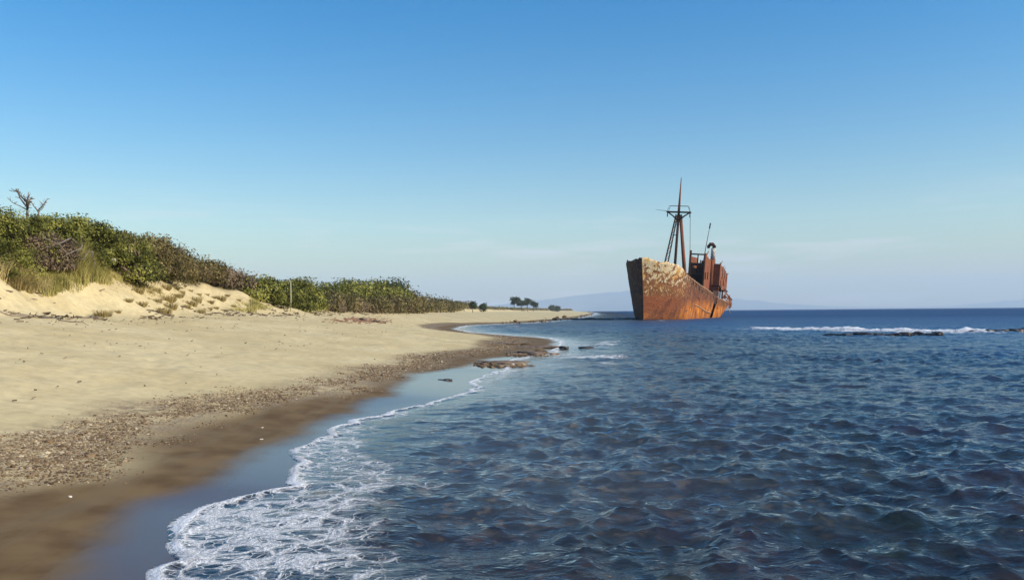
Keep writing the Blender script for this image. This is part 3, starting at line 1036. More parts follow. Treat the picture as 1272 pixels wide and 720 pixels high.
segs = [(47.0, 48.2, 0), (48.2, 49.4, 0), (49.4, 50.3, 1), (50.3, 51.2, 0), (51.2, 52.2, 0), (52.2, 53.1, 1), (53.1, 54.0, 0), (54.0, 54.7, 0), (54.7, 55.4, 1), (55.4, 56.1, 0), (56.1, 56.6, 0)]
for a, b_, win in segs:
    e = 0.003
    if win:
        slab(a + e, b_ - e, -HB, -HB + 0.14, zl(a), zl(b_), zl(a) + 1.9, zl(b_) + 1.9)
        slab(a + e, b_ - e, -HB, -HB + 0.14, zh(a) - 0.7, zh(b_) - 0.7, zh(a) - 0.15, zh(b_) - 0.35)
    else:
        slab(a, b_, -HB, -HB + 0.14, zl(a), zl(b_), zh(a) - 1.1 * random.random() ** 2 + .2, zh(b_) - 1.1 * random.random() ** 2)
slab(47.0, 56.6, 3.3, 3.44, zl(47), zl(56.6), zh(47) - .3, zh(56.6) - .4)
slab(47.0, 47.14, -HB + .143, 3.297, 3.0, 3.0, zh(47) - 0.2, zh(47) - 0.2)
slab(56.46, 56.6, -HB + .143, 3.297, zl(56.5), zl(56.5), zh(56.5) - .6, zh(56.5) - .6)
mb.build('after_house', M_HOUSE, ship)
mb = MB()
slab(46.8, 57.0, -HB - 0.25, 3.6, zl(46.8) - 0.25, zl(57) - 0.25, zl(46.8) - 0.003, zl(57) - 0.003)
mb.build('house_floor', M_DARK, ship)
for (s0, b_) in ((47.4, 3.3), (50, 3.4), (53, 3.3), (55.8, 2.9), (55.8, -2.8), (51, -3.2)):
    mb = MB(); mb.tube([P(s0, b_, float(ztop(s0)) - 1.6), P(s0, b_, zl(s0) - 0.25)], 0.14, 6)
    mb.build('house_pillar', M_DARK, ship)
# white painted inner bulkhead under the overhang
mb = MB()
slab(49.5, 56.0, -2.0, -1.86, 2.6, 2.6, 6.7, 6.2)
mb.build('inner_bulkhead', M_WHITE, ship)
# torn plates and pipes hanging at the stern
mb = MB()
rr_ = random.Random(4)
for i in range(10):
    s0 = 52 + i * 0.62
    hb = float(halfb(min((s0 + 3.9) / 62.1, 0.985), 1.0))
    z_ = 3.3 + rr_.uniform(-1.2, 1.4)
    a, b_, c_ = rr_.uniform(.5, 1.3), rr_.uniform(-.5, .5), rr_.uniform(-.9, .9)
    mb.hexa([P(s0, hb, z_), P(s0 + a, hb + .3, z_ + b_), P(s0 + a, hb + .38, z_ + b_), P(s0, hb + .08, z_),
             P(s0 + .1, hb + .2, z_ + .9), P(s0 + a, hb + .6, z_ + c_ + .8), P(s0 + a, hb + .68, z_ + c_ + .8), P(s0 + .1, hb + .28, z_ + .9)])
mb.build('torn_plating', M_HOUSE, ship)
mb = MB()
mb.tube([P(55, 2.6, 3.2), P(57.5, 4.0, 2.2), P(58.6, 4.5, 1.3)], 0.10, 5)
mb.tube([P(54, 3.5, 4.6), P(56.5, 4.6, 4.0)], 0.09, 5)
mb.tube([P(56.4, 3.2, zl(56)), P(57.8, 4.2, zl(56) - 1.4)], 0.08, 5)
mb.build('broken_pipe', M_PALE, ship)
# buckled beams and stanchions left standing on the wreck's upper works
rr_ = random.Random(21)
for (s0, b_, z_, ds, db, dz) in ((48.2, 3.4, 11.6, .4, .3, 1.4), (50.2, 3.2, 11.2, 1.2, .5, .8), (52.8, 3.3, 10.6, .2, .4, 1.1), (55.6, 3.2, 10.0, 1.0, .6, .5),
                                 (49.0, -2.5, 11.4, .3, .2, 1.3), (46.8, 0.4, 11.4, .2, -.4, 1.6), (41.2, 1.5, 13.8, .5, .3, .9), (39.4, 2.6, 3.4, -.6, .5, 3.4), (45.2, 3.4, 4.0, .5, .4, 3.0), (56.0, 3.4, 6.2, 1.6, .8, -1.2)):
    mb = MB()
    p0 = Vector(P(s0, b_, z_)); p1 = Vector(P(s0 + ds, b_ + db, z_ + dz))
    mid = p0.lerp(p1, .55) + Vector((rr_.uniform(-.2, .2), rr_.uniform(-.2, .2), .1))
    mb.tube([p0, mid, p1], [.11, .10, .06], 5)
    mb.build('bent_beam', M_HOUSE, ship)
# a plate torn loose from the after house side
for (s0, w_, z_, h_) in ((48.6, 1.3, 7.9, 2.2), (51.6, 1.0, 8.6, 1.5), (53.6, 1.2, 6.4, 1.6)):
    mb = MB()
    n_ = 5
    pts = []
    for i in range(n_):
        for j in range(n_):
            f, g_ = i / (n_ - 1), j / (n_ - 1)
            pts.append(P(s0 + f * w_ + .15 * math.sin(g_ * 5 + s0), HB + .06 + .45 * g_ * g_ * (0.4 + f), z_ - (g_ - .3) * h_ + .2 * math.sin(f * 4)))
    mb.quad_grid(pts, n_, n_)
    o = mb.build('loose_plate', M_HOUSE, ship)
    sm_ = o.modifiers.new('thickness', 'SOLIDIFY'); sm_.thickness = 0.05
# leaning pole on the bridge
mb = MB(); mb.tube([P(44.0, 0.1, 9.5), P(44.0, 0.7, 15.5), P(44.0, 1.25, 20.3)], [0.10, 0.08, 0.05], 6)
pole = mb.build('antenna_pole', M_DARK, ship)
mb = MB(); mb.tube([P(44.0, 1.2, 19.8), P(44.0, 1.34, 21.0)], [0.16, 0.14], 6)
mb.build('lamp', M_DARK, pole)

# ------------------------------------------------------------------ vegetation
def foliage_mat(name, dark, mid, light, trans=0.25, rough=0.75):
    f = NT(name)
    t = f.attr('tint')
    c = f.mix(f.rng(t, 0.0, 0.5, 0, 1, False), dark, mid)
    c = f.mix(f.rng(t, 0.5, 1.0, 0, 1, False), c, light)
    p = f.principled(c, rough, spec=0.25)
    if trans <= 0: return f.done(p.outputs[0])
    tl = f.n('ShaderNodeBsdfTranslucent')
    f.l(c, tl.inputs['Color'])
    mx = f.n('ShaderNodeMixShader')
    mx.inputs[0].default_value = trans
    f.l(p.outputs[0], mx.inputs[1]); f.l(tl.outputs[0], mx.inputs[2])
    return f.done(mx.outputs[0])


M_GREEN = foliage_mat('green_leaves', (0.040, 0.046, 0.008), (0.155, 0.160, 0.028), (0.38, 0.36, 0.085))
M_OLIVE = foliage_mat('olive_leaves', (0.048, 0.042, 0.013), (0.15, 0.122, 0.040), (0.32, 0.25, 0.10))
M_BROWN = foliage_mat('dry_twigs', (0.060, 0.040, 0.026), (0.16, 0.115, 0.070), (0.32, 0.24, 0.155), 0.1)
M_DARKG = foliage_mat('dark_leaves', (0.016, 0.026, 0.010), (0.040, 0.058, 0.020), (0.075, 0.095, 0.035))
M_STRAW = foliage_mat('straw_grass', (0.20, 0.15, 0.055), (0.42, 0.33, 0.135), (0.62, 0.52, 0.26), 0.3)
M_GRASS = foliage_mat('green_grass', (0.17, 0.155, 0.042), (0.40, 0.355, 0.11), (0.62, 0.54, 0.23), 0.3)
bk = NT('bark')
M_BARK = bk.done(bk.principled(bk.mix(bk.rng(bk.noise(bk.mapping(bk.coord(), (3, 3, .5)), 4, 4), .35, .65), (0.06, 0.045, 0.035), (0.17, 0.14, 0.115)), 0.9).outputs[0])
gw = NT('grey_dead_wood')
M_DEAD = gw.done(gw.principled(gw.mix(gw.rng(gw.noise(gw.mapping(gw.coord(), (3, 3, .6)), 4, 4), .35, .65), (0.09, 0.07, 0.055), (0.21, 0.175, 0.14)), 0.9).outputs[0])
pw_ = NT('pale_dead_wood')
M_PALEW = pw_.done(pw_.principled(pw_.mix(pw_.noise(pw_.mapping(pw_.coord(), (3, 3, .6)), 4, 4), (0.26, 0.20, 0.14), (0.50, 0.42, 0.31)), 0.9).outputs[0])


def leaf_quads(cent, nrm, size, aspect, rg, updir=None):
    """rhombic leaf faces at cent, facing about nrm"""
    n = len(cent)
    nrm = nrm + rg.normal(0, 0.75, (n, 3))
    nrm /= np.linalg.norm(nrm, axis=1, keepdims=True)
    ref = rg.normal(0, 1, (n, 3)) if updir is None else updir + rg.normal(0, 0.5, (n, 3))
    a = np.cross(nrm, ref); a /= np.linalg.norm(a, axis=1, keepdims=True) + 1e-9
    b = np.cross(a, nrm)
    L_ = (size * rg.uniform(0.6, 1.4, n))[:, None]
    W_ = L_ * aspect
    v = np.stack([cent - b * L_ * .5, cent + a * W_ * .5 - b * L_ * .05, cent + b * L_ * .5, cent - a * W_ * .5 + b * L_ * .05], 1)
    return v.reshape(-1, 3), np.arange(4 * n).reshape(n, 4)


def lobes_cloud(lobes, nclump, nleaf, rg, clump_r):
    """clumps on the outside of a set of ellipsoids -> leaf centres, normals, tints"""
    lob = np.array(lobes, float)          # cx cy cz rx ry rz
    area = (lob[:, 3] * lob[:, 4] * lob[:, 5]) ** (2 / 3)
    li = rg.choice(len(lob), nclump, p=area / area.sum())
    d = rg.normal(0, 1, (nclump, 3)); d /= np.linalg.norm(d, axis=1, keepdims=True)
    d[:, 2] = np.where(d[:, 2] < -0.25, -d[:, 2], d[:, 2])
    rad = rg.uniform(0.62, 1.0, nclump) ** 0.6
    cc = lob[li, :3] + d * lob[li, 3:] * rad[:, None]
    ct_ = rg.uniform(-0.34, 0.34, nclump)
    cs = clump_r * rg.uniform(0.5, 1.35, nclump)
    ci = rg.integers(0, nclump, nleaf)
    off = np.clip(rg.normal(0, .8, (nleaf, 3)), -1.25, 1.25) * cs[ci][:, None] * np.array([1, 1, 0.75])
    p = cc[ci] + off
    nn = d[ci] + 0.7 * off / (clump_r + 1e-6) + np.array([0, 0, .35])
    tint = np.clip(0.42 + ct_[ci] + rg.normal(0, 0.16, nleaf) + .5 * fbm(p[:, 1] / 1.3 + lob[0, 0] * 9, p[:, 2] / .8, 77, 3), 0, 1)
    return p, nn, tint, cc


def pix(u, x):
    """distance along +y of a spot at sideways position x seen in column u"""
    return x / ((u - 636.0) / 1000.0)


def zpix(u, v, d):
    return CAM_H + (hor(u) - v) / 1000.0 * d


def shrub(name, label, cat, u0, u1, vtop, x, mat, depth=1.7, twig=0.0, n=None, group=None, drop=0.0, seed=0, sizef=1.0, fill=0.35, twigmat=None, front=.45):
    """a dune shrub filling photo columns u0..u1; drop = how much lower its far end is (m)"""
    rg = np.random.default_rng(1000 + seed)
    ya, yb = pix(u0, x), pix(u1, x)
    yc = 0.5 * (ya + yb)
    uc = 636 + 1000 * x / yc
    zt_ = zpix(uc, vtop, yc)
    ln = yb - ya
    base = gz(x, yc)
    t = thing(name, label, cat, (x, yc, base), 0, group)
    nl = max(3, int(ln / 1.1))
    lobes = []
    for i in range(nl):
        f = (i + 0.5) / nl * 2 - 1
        px = rg.uniform(-.3, .3) * depth
        py = f * (ln / 2 - 0.35 * ln / nl)
        gl_ = gz(x + px, yc + py) - base
        top = zt_ - base - (f + 0) * drop * 0.5 - 0.35 * f * f * (zt_ - base) * .5 + rg.uniform(-.22, .08)
        h = max(top - gl_, 0.55)
        lobes.append((px, py, gl_ + h * fill, depth * rg.uniform(.6, .85), ln / nl * rg.uniform(.75, 1.0) + .25, h * (1 - fill)))
        lobes.append((px + depth * front, py + rg.uniform(-.4, .4), gz(x + px + depth * (front + .05), yc + py) - base + h * 0.2, depth * .5, ln / nl * .8 + .2, h * .5))
    px_area = (u1 - u0) * max((zt_ - base) / yc * 1000, 8)
    n = int((n or np.clip(px_area * 9.0, 1500, 20000)) * 1.5)
    lsz = np.clip(yc * 0.0028, 0.075, 0.6) * sizef
    p, nn, tint, cc = lobes_cloud(lobes, max(26, n // 115), n, rg, lsz * 2.9)
    keep = p[:, 2] > -1.2
    p, nn, tint = p[keep], nn[keep], tint[keep]
    v_, f_ = leaf_quads(p, nn, lsz, 0.62, rg)
    np_mesh('foliage', v_, f_, mat, t, smooth=False, attrs=dict(tint=np.repeat(tint, 4)))
    # branches running out to the clumps
    for q in cc[rg.choice(len(cc), min(len(cc), 7), replace=False)]:
        mb = MB()
        b0 = Vector((q[0] * .5, q[1] * .75 + rg.uniform(-.2, .2), gz(x + q[0] * .5, yc + q[1] * .75) - base - .1))
        mid = b0.lerp(Vector(q), .5) + Vector((rg.uniform(-.2, .2), rg.uniform(-.2, .2), .1))
        mb.tube([b0, mid, Vector(q)], [0.05, 0.035, 0.015], 5)
        mb.build('stem', M_BARK, t)
    if twig:
        tv, tf = [], []
        m = int(n * twig)
        lob = np.array(lobes)
        li = rg.integers(0, len(lob), m)
        d = rg.normal(0, 1, (m, 3)); d /= np.linalg.norm(d, axis=1, keepdims=True)
        d[:, 2] = np.abs(d[:, 2]) * .8
        c0 = lob[li, :3] + d * lob[li, 3:] * rg.uniform(.75, 1.12, (m, 1))
        up = np.tile([0.15, 0, 1.0], (m, 1)) + d * .6
        v_, f_ = leaf_quads(c0, d, lsz * 3.6, 0.10, rg, up)
        np_mesh('dry_twigs', v_, f_, twigmat or M_BROWN, t, smooth=False, attrs=dict(tint=np.repeat(rg.uniform(0, 1, m), 4)))
    return t


shrub('shrub', 'bright green leafy shrub at the far left edge, below the bare dead tree', 'shrub', -48, 36, 254, -18.3, M_GREEN, 2.0, seed=1, n=14000)
sb = shrub('thicket', 'brown dry thicket with pale bare branches, between the two green shrubs on the left', 'shrub', 22, 66, 283, -18.0, M_BROWN, 1.1, twig=.35, seed=2, n=6000, front=.3)
shrub('shrub', 'largest green shrub on the dune, right of the dead tree', 'shrub', 54, 122, 269, -18.6, M_GREEN, 2.0, seed=3, drop=.3, n=16000)
shrub('shrub', 'green shrub sloping down from the largest one above the tall green grass', 'shrub', 104, 160, 283, -18.4, M_GREEN, 1.9, twig=.06, seed=4, drop=.8)
shrub('shrub', 'dark olive shrub with a rounded top midway along the dune crest', 'shrub', 143, 198, 291, -19.0, M_OLIVE, 1.7, twig=.10, seed=5, front=.2)
shrub('shrub', 'dark olive shrub sloping down to the little bare sapling', 'shrub', 186, 238, 309, -19.3, M_OLIVE, 1.3, twig=.15, seed=6, drop=.8, front=0)
shrub('shrub', 'olive brown shrub above the bare sand slip, right of the little bare sapling', 'shrub', 228, 276, 325, -19.3, M_OLIVE, 1.2, twig=.25, seed=7, drop=.4, front=0)
shrub('thicket', 'grey brown twiggy thicket running down the dune end beside the bright green bush', 'shrub', 262, 316, 340, -18.9, M_BROWN, 1.1, twig=.5, seed=8, drop=.9, front=.1)
shrub('shrub', 'low green bush at the foot of the dune end, left of the pale pole', 'shrub', 300, 346, 347, -18.0, M_GREEN, 1.8, seed=9)
shrub('shrub', 'rounded green bush right behind the pale pole', 'shrub', 342, 386, 350, -17.8, M_GREEN, 1.8, seed=10)
shrub('shrub', 'first bush of the long green hedge, right of the gap beyond the pole', 'shrub', 403, 436, 355, -19.6, M_GREEN, 1.7, twig=.08, seed=11, drop=.2, front=.2)
shrub('shrub', 'middle bush of the long green hedge', 'shrub', 424, 470, 354, -20.4, M_GREEN, 1.8, twig=.08, seed=12, front=.2)
shrub('shrub', 'last bush of the long green hedge, under the dark round bush', 'shrub', 462, 504, 357, -20.8, M_GREEN, 1.8, twig=.1, seed=13, drop=.8, front=.2)
shrub('shrub', 'olive bush tapering down where the long hedge ends', 'shrub', 492, 530, 368, -21.4, M_OLIVE, 1.8, twig=.2, seed=14, drop=1.6, front=.2)
shrub('shrub', 'small dark round bush standing up above the long green hedge', 'shrub', 480, 494, 352, -22.5, M_DARKG, 2.0, seed=15, n=2500, fill=.6)
shrub('thicket', 'olive brown twiggy scrub at the sandy foot of the long green hedge', 'shrub', 396, 470, 371, -17.0, M_OLIVE, 1.0, twig=.45, seed=16, n=5000)
shrub('thicket', 'olive brown twiggy scrub below the tapering end of the hedge', 'shrub', 462, 520, 371, -18.0, M_OLIVE, 1.2, twig=.4, seed=17, n=5000)
shrub('shrub', 'low dark green scrub on the far dune just past the hedge', 'shrub', 522, 556, 374, -23.5, M_OLIVE, 3, seed=18, n=4000, drop=.4)
shrub('shrub', 'low far scrub left of the small dark dune trees', 'shrub', 548, 582, 376.5, -23.0, M_OLIVE, 3, seed=19, n=4000)


def ground_xy(u, d):
    return (u - 636) / 1000 * d


def far_tree(label, u, d, vtop, wpx, mat, shape, seed, name, group=None):
    rg = np.random.default_rng(3000 + seed)
    x = ground_xy(u, d)
    b = gz(x, d)
    h = zpix(u, vtop, d) - b
    wd = wpx / 1000 * d
    t = thing(name, label, 'tree', (x, d, b), 0, group)
    mb = MB()
    lean = rg.uniform(-.12, .12) * h
    if shape == 'umbrella':
        mb.tube([(0, 0, -.3), (lean * .4, 0, h * .45), (lean, 0, h * .8)], [h * .035, h * .028, h * .015], 6)
        for k in range(5):
            a = k * 1.3
            mb.tube([(lean * .5, 0, h * .5), (lean + math.cos(a) * wd * .3, math.sin(a) * wd * .3, h * .82)], [h * .015, h * .008], 5)
        lobes = [(lean + rg.uniform(-.32, .32) * wd, rg.uniform(-.3, .3) * wd, h * rg.uniform(.5, .9), wd * rg.uniform(.14, .30), wd * .28, h * rg.uniform(.08, .17)) for _ in range(9)]
    else:
        mb.tube([(0, 0, -.3), (0, 0, h * .6)], [h * .04, h * .03], 6)
        lobes = [(rg.uniform(-.2, .2) * wd, rg.uniform(-.2, .2) * wd, h * rg.uniform(.28, .66), wd * rg.uniform(.25, .4), wd * .32, h * rg.uniform(.2, .34)) for _ in range(7)]
    mb.build('trunk', M_BARK, t)
    ls = max(d * 0.0014, .2)
    p, nn, tint, cc = lobes_cloud(lobes, 60, 1400, rg, ls * 1.4)
    v_, f_ = leaf_quads(p, nn, ls, .7, rg)
    np_mesh('crown', v_, f_, mat, t, smooth=False, attrs=dict(tint=np.repeat(tint, 4)))


far_tree('tallest and leftmost far pine of the clump behind the beach end', 638, 620, 369.5, 10, M_DARKG, 'umbrella', 1, 'pine_tree')
far_tree('broad flat far pine in the middle of the clump behind the beach end', 648, 630, 371.5, 11, M_DARKG, 'umbrella', 2, 'pine_tree')
far_tree('smaller far pine right of the broad flat one', 655.5, 640, 371.5, 9, M_DARKG, 'umbrella', 3, 'pine_tree')
far_tree('thin lowest far pine at the right end of the clump', 662, 650, 374, 6, M_DARKG, 'umbrella', 4, 'pine_tree')
far_tree('larger dark round tree on the far dune, left of the pines', 587, 330, 374, 8, M_DARKG, 'round', 5, 'round_tree')
far_tree('smaller dark round tree on the far dune, nearest to the pines on their left', 600, 360, 375.5, 8, M_DARKG, 'round', 6, 'round_tree')
far_tree('tiny dark round tree above the end of the scrub', 559, 290, 373.5, 5, M_DARKG, 'round', 7, 'round_tree')
far_tree('small dark round tree on the low headland, left one of the pair', 685.5, 980, 379.5, 5, M_DARKG, 'round', 8, 'round_tree')
far_tree('small dark round tree on the low headland, right one of the pair', 692, 1000, 379.5, 5, M_DARKG, 'round', 9, 'round_tree')

# the far wooded strip along the beach reads as one mass
rg = np.random.default_rng(55)
n = 26000
yy = 260 * (1560 / 260) ** rg.uniform(0, 1, n)
xd_ = smooth_interp(yy, XD)
xx = xd_ - 4 - rg.exponential(14, n) - 3 * (rg.uniform(0, 1, n))
zg_, _, _ = ground(xx, yy)
hh = .7 * (1.0 + 1.5 * np.clip(fbm(yy / 14, xx / 8, 303, 4) + .25, 0, 1)) * np.interp(yy, [260, 600, 1560], [.8, 1.2, 2.0])
pz = zg_ + hh * rg.uniform(0.0, 1.0, n) ** .7
ls = np.interp(yy, [260, 1560], [.55, 2.4])
v_, f_ = leaf_quads(np.stack([xx, yy, pz], 1), np.tile([.6, -.6, .6], (n, 1)), ls, .8, rg)
tn = np.clip(.45 + .5 * fbm(yy / 9, xx / 6, 304, 3) + rg.normal(0, .12, n), 0, 1)
tag(np_mesh('far_scrub', v_, f_, M_OLIVE, smooth=False, attrs=dict(tint=np.repeat(tn, 4))), kind='stuff')

# low cover of heath and dry stalks on the dune top, between and behind the shrubs
n = 36000
yy = rg.uniform(14, 200, n) ** 1.0
yy = 14 * (210 / 14) ** rg.uniform(0, 1, n)
xx = smooth_interp(yy, XD) - 4.3 - rg.exponential(1.8, n) - rg.uniform(0, 1, n)
zg_, _, sdd = ground(xx, yy)
cl = fbm(xx / 1.6, yy / 1.6, 306, 4)
k_ = cl > -0.12
xx, yy, zg_, cl = xx[k_], yy[k_], zg_[k_], cl[k_]
n = len(xx)
pz = zg_ + (.12 + .5 * np.clip(cl, 0, 1)) * rg.uniform(.1, 1.1, n)
ls = np.clip(yy * .0036, .10, .6)
v_, f_ = leaf_quads(np.stack([xx, yy, pz], 1), np.tile([.6, -.5, .5], (n, 1)), ls * 1.8, .28, rg, np.tile([.2, 0, 1.0], (n, 1)))
tag(np_mesh('dune_heath', v_, f_, M_BROWN, smooth=False, attrs=dict(tint=np.repeat(np.clip(.5 + .6 * cl + rg.normal(0, .15, n), 0, 1), 4))), kind='stuff')


# tall grass
def grass_blades(xc, yc, n, hmin, hmax, wid, rg, lean=.35):
    zb_ = ground(xc, yc)[0] - .03
    h = rg.uniform(hmin, hmax, n)
    a = rg.uniform(0, 2 * np.pi, n)
    l_ = rg.uniform(.1, lean, n) * h
    dx, dy = np.cos(a) * l_, np.sin(a) * l_
    b = a + np.pi / 2 + rg.normal(0, .5, n)
    wx_, wy_ = np.cos(b) * wid, np.sin(b) * wid
    base = np.stack([xc, yc, zb_], 1)
    wv_ = np.stack([wx_, wy_, np.zeros(n)], 1)
    mid = base + np.stack([dx * .35, dy * .35, h * .6], 1)
    tip = base + np.stack([dx, dy, h], 1)
    v = np.stack([base - wv_ * .5, base + wv_ * .5, mid + wv_ * .42, tip + wv_ * .08, tip - wv_ * .08, mid - wv_ * .42], 1)
    i = np.arange(n)[:, None] * 6
    f = np.concatenate([i + np.array([0, 1, 2, 5]), i + np.array([5, 2, 3, 4])], 0)
    return v.reshape(-1, 3), f


def grass_patch(name, label, u0, u1, x0, x1, n, hmin, hmax, mat, seed, group=None):
    rg = np.random.default_rng(5000 + seed)
    n = int(n * 1.8)
    m = n * 2
    x = x0 + (x1 - x0) * rg.beta(1.6, 1.6, m)
    u = u0 - 6 + (u1 - u0 + 12) * rg.beta(1.5, 1.5, m)
    y = x / ((u - 636) / 1000)
    c = fbm(x / .5, y / .5, 400 + seed, 3) + .25 * fbm(x / 1.5, y / 1.5, 410 + seed, 2)
    ok_ = np.argsort(-c + rg.normal(0, .2, m))[:n]
    x, y, u_sel = x[ok_], y[ok_], u[ok_]
    cx, cy = float(x.mean()), float(y.mean()); cz = gz(cx, cy)
    edge = np.clip(1.6 * np.minimum((u_sel - u0 + 8), (u1 + 8 - u_sel)) / (u1 - u0), .3, 1)
    v, f = grass_blades(x, y, n, hmin * edge, hmax * edge, 0.022, rg, .6)
    v = v - np.array([cx, cy, cz])
    tn = np.clip(.5 + .7 * fbm(x / .5, y / .5, 420 + seed, 3) + rg.normal(0, .12, n), 0, 1)
    o = np_mesh(name, v, f, mat, smooth=False, attrs=dict(tint=np.repeat(tn, 6)))
    o.location = (cx, cy, cz)
    tag(o, label, 'grass', group)


grass_patch('grass_clump', 'tall straw yellow grass clump at the left edge below the brown thicket', -45, 62, -17.8, -16.7, 6500, .35, .95, M_STRAW, 1)
grass_patch('grass_clump', 'tall yellow green grass clump below the largest green shrub', 56, 146, -18.0, -16.6, 9000, .35, 1.0, M_GRASS, 2)
grass_patch('grass_clump', 'short pale green grass patch below the low bush at the dune end', 292, 335, -16.6, -15.4, 1300, .12, .4, M_GRASS, 3)
grass_patch('grass_clump', 'short dry grass patch below the dark olive shrubs, left of the bare sand slip', 150, 212, -17.9, -16.2, 900, .08, .25, M_STRAW, 4)

# small dry tufts dotted over the sandy slope
tufts = [(160, -15.6), (176, -15.3), (196, -15.9), (212, -15.4), (214, -16.6), (232, -15.7), (250, -15.4), (268, -16.0), (146, -15.2),
         (128, -15.0), (222, -16.9), (244, -16.6), (280, -15.6), (186, -16.5), (262, -16.8), (172, -16.2), (204, -15.0), (290, -16.2),
         (206, -17.6), (216, -17.9), (226, -17.5), (236, -17.8), (247, -17.4), (256, -17.8), (266, -17.4), (274, -17.0), (283, -17.2), (238, -16.2), (210, -16.1), (192, -17.2), (296, -16.6), (260, -15.9)]
proto = None
rg = np.random.default_rng(66)
for i, (u, x) in enumerate(tufts):
    y = pix(u, x)
    if proto is None:
        n = 240
        a = rg.uniform(0, 2 * np.pi, n); r_ = .35 * np.sqrt(rg.uniform(0, 1, n))
        h = rg.uniform(.15, .45, n)
        bx = np.stack([np.cos(a) * r_, np.sin(a) * r_, -np.ones(n) * .12], 1)
        tp = bx + np.stack([np.cos(a) * h * .6, np.sin(a) * h * .6, h + .1], 1)
        sw_ = np.stack([-np.sin(a), np.cos(a), 0 * a], 1) * .018
        v = np.stack([bx - sw_, bx + sw_, tp + sw_ * .3, tp - sw_ * .3], 1).reshape(-1, 3)
        o = np_mesh('grass_tuft', v, np.arange(4 * n).reshape(n, 4), M_STRAW, smooth=False, attrs=dict(tint=np.repeat(rg.uniform(0, .8, n), 4)))
        proto = o
    else:
        o = proto.copy(); COL.objects.link(o)
    o.location = (x, y, gz(x, y))
    o.rotation_euler = (0, 0, i * 1.7)
    sc_ = rg.uniform(.3, .85)
    o.scale = (sc_, sc_, sc_ * rg.uniform(.7, 1.1))
    tag(o, 'small dry straw coloured grass tuft on the sandy dune slope', 'grass tuft', 'dry grass tufts on the dune slope')


# bare trees
def bare_tree(name, label, u, x, limbs, scale, mat=M_DEAD, seed=0, vfoot=272):
    """limbs: list of polylines in photo pixels relative to the foot, drawn out in depth by chance"""
    rr = random.Random(seed)
    y = pix(u, x)
    b = gz(x, y)
    t = thing(name, label, 'tree', (x, y, b))
    k = y / 1000.0 * scale
    lift = zpix(u, vfoot, y) - b
    for i, (pts, r0, r1) in enumerate(limbs):
        mb = MB()
        dep_ = rr.uniform(-.8, .8)
        L3 = []
        for j, (du, dv) in enumerate(pts):
            f = j / max(len(pts) - 1, 1)
            L3.append(Vector((du * k, dep_ * f * (0 if i == 0 else 1), dv * k + lift if (i or j) else -.3)))
        rad = [.62 * (r0 + (r1 - r0) * j / (len(pts) - 1)) for j in range(len(pts))]
        mb.tube(L3, rad, 6)
        # side twigs
        if i > 0:
            for q in range(10):
                j = rr.randrange(0, len(L3) - 1)
                p0 = L3[j].lerp(L3[j + 1], rr.random())
                dd = Vector((rr.uniform(-1, 1), rr.uniform(-1, 1), rr.uniform(.1, 1.1))) * (rr.uniform(2.5, 6.5) * k)
                mb.tube([p0, p0 + dd * .5 + Vector((0, 0, .1 * k)), p0 + dd], [r1 * .9, r1 * .7, r1 * .4], 4)
        mb.build('trunk' if i == 0 else 'limb', mat, t, smooth=True)


bare_tree('dead_tree', 'bare dead tree with a long limb arching left, on the dune at far left', 33, -18.8,
          [([(0, -6), (0, 8), (-.5, 20), (-1, 30)], .085, .045),
           ([(-.4, 18), (-6, 25), (-12, 33), (-15, 40), (-18, 43), (-23, 43), (-30, 45)], .05, .018),
           ([(-.4, 17), (-4, 24), (-6, 32), (-8, 36)], .06, .025),
           ([(-.8, 26), (-1, 33), (1, 39)], .055, .02),
           ([(0, 14), (4, 22), (6, 30), (9, 37)], .06, .02),
           ([(-.5, 20), (2, 27), (3, 35)], .05, .012),
           ([(-.4, 14), (-5, 19), (-9, 22), (-11, 28)], .035, .01),
           ([(0, 16), (5, 19), (9, 22), (11, 29)], .035, .01),
           ([(-.8, 26), (-4, 32), (-3, 39)], .03, .01)], 0.82, seed=3)
bare_tree('bare_sapling', 'thin bare forked sapling just right of the bigger dead tree', 47, -18.9,
          [([(0, -6), (0, 8), (-1, 14)], .06, .04),
           ([(-1, 14), (2, 20), (3, 26), (5, 34)], .04, .018),
           ([(-1, 13), (-5, 20), (-7, 26)], .04, .012),
           ([(-1, 14), (0, 22), (-1, 31)], .03, .01),
           ([(-1, 12), (5, 16), (8, 23)], .03, .01)], 0.8, seed=5)
bare_tree('bare_sapling', 'little bare sapling midway down the dune crest, between two olive shrubs', 221, -18.4,
          [([(0, -6), (0, 6), (1, 14)], .05, .03),
           ([(0, 5), (3, 12), (4, 20)], .035, .015),
           ([(0, 4), (-4, 12), (-5, 17)], .03, .012)], 1.0, seed=6, vfoot=321)
# pale dead branches showing in the brown thicket
mb = MB()
rb_ = random.Random(12)
for (a, b_, c_) in (((.9, -1.0, .5), (1.2, .2, .9), (1.0, 1.4, .7)), ((1.1, -.2, .1), (1.3, .7, .6), (1.1, 1.2, 1.2)), ((1.0, -1.6, .9), (1.2, -.6, .7), (1.3, .2, .1)), ((1.2, .8, .2), (1.4, 1.3, .5), (1.3, 1.8, -.1))):
    pts_ = [Vector(a).lerp(Vector(b_), q_ / 3) for q_ in range(3)] + [Vector(b_).lerp(Vector(c_), q_ / 3) for q_ in range(4)]
    pts_ = [p_ + Vector((0, rb_.uniform(-.09, .09), rb_.uniform(-.09, .09))) for p_ in pts_]
    mb.tube(pts_, [.014, .02, .026, .028, .024, .016, .008], 5)
mb.build('pale_branch', M_DEAD, sb)

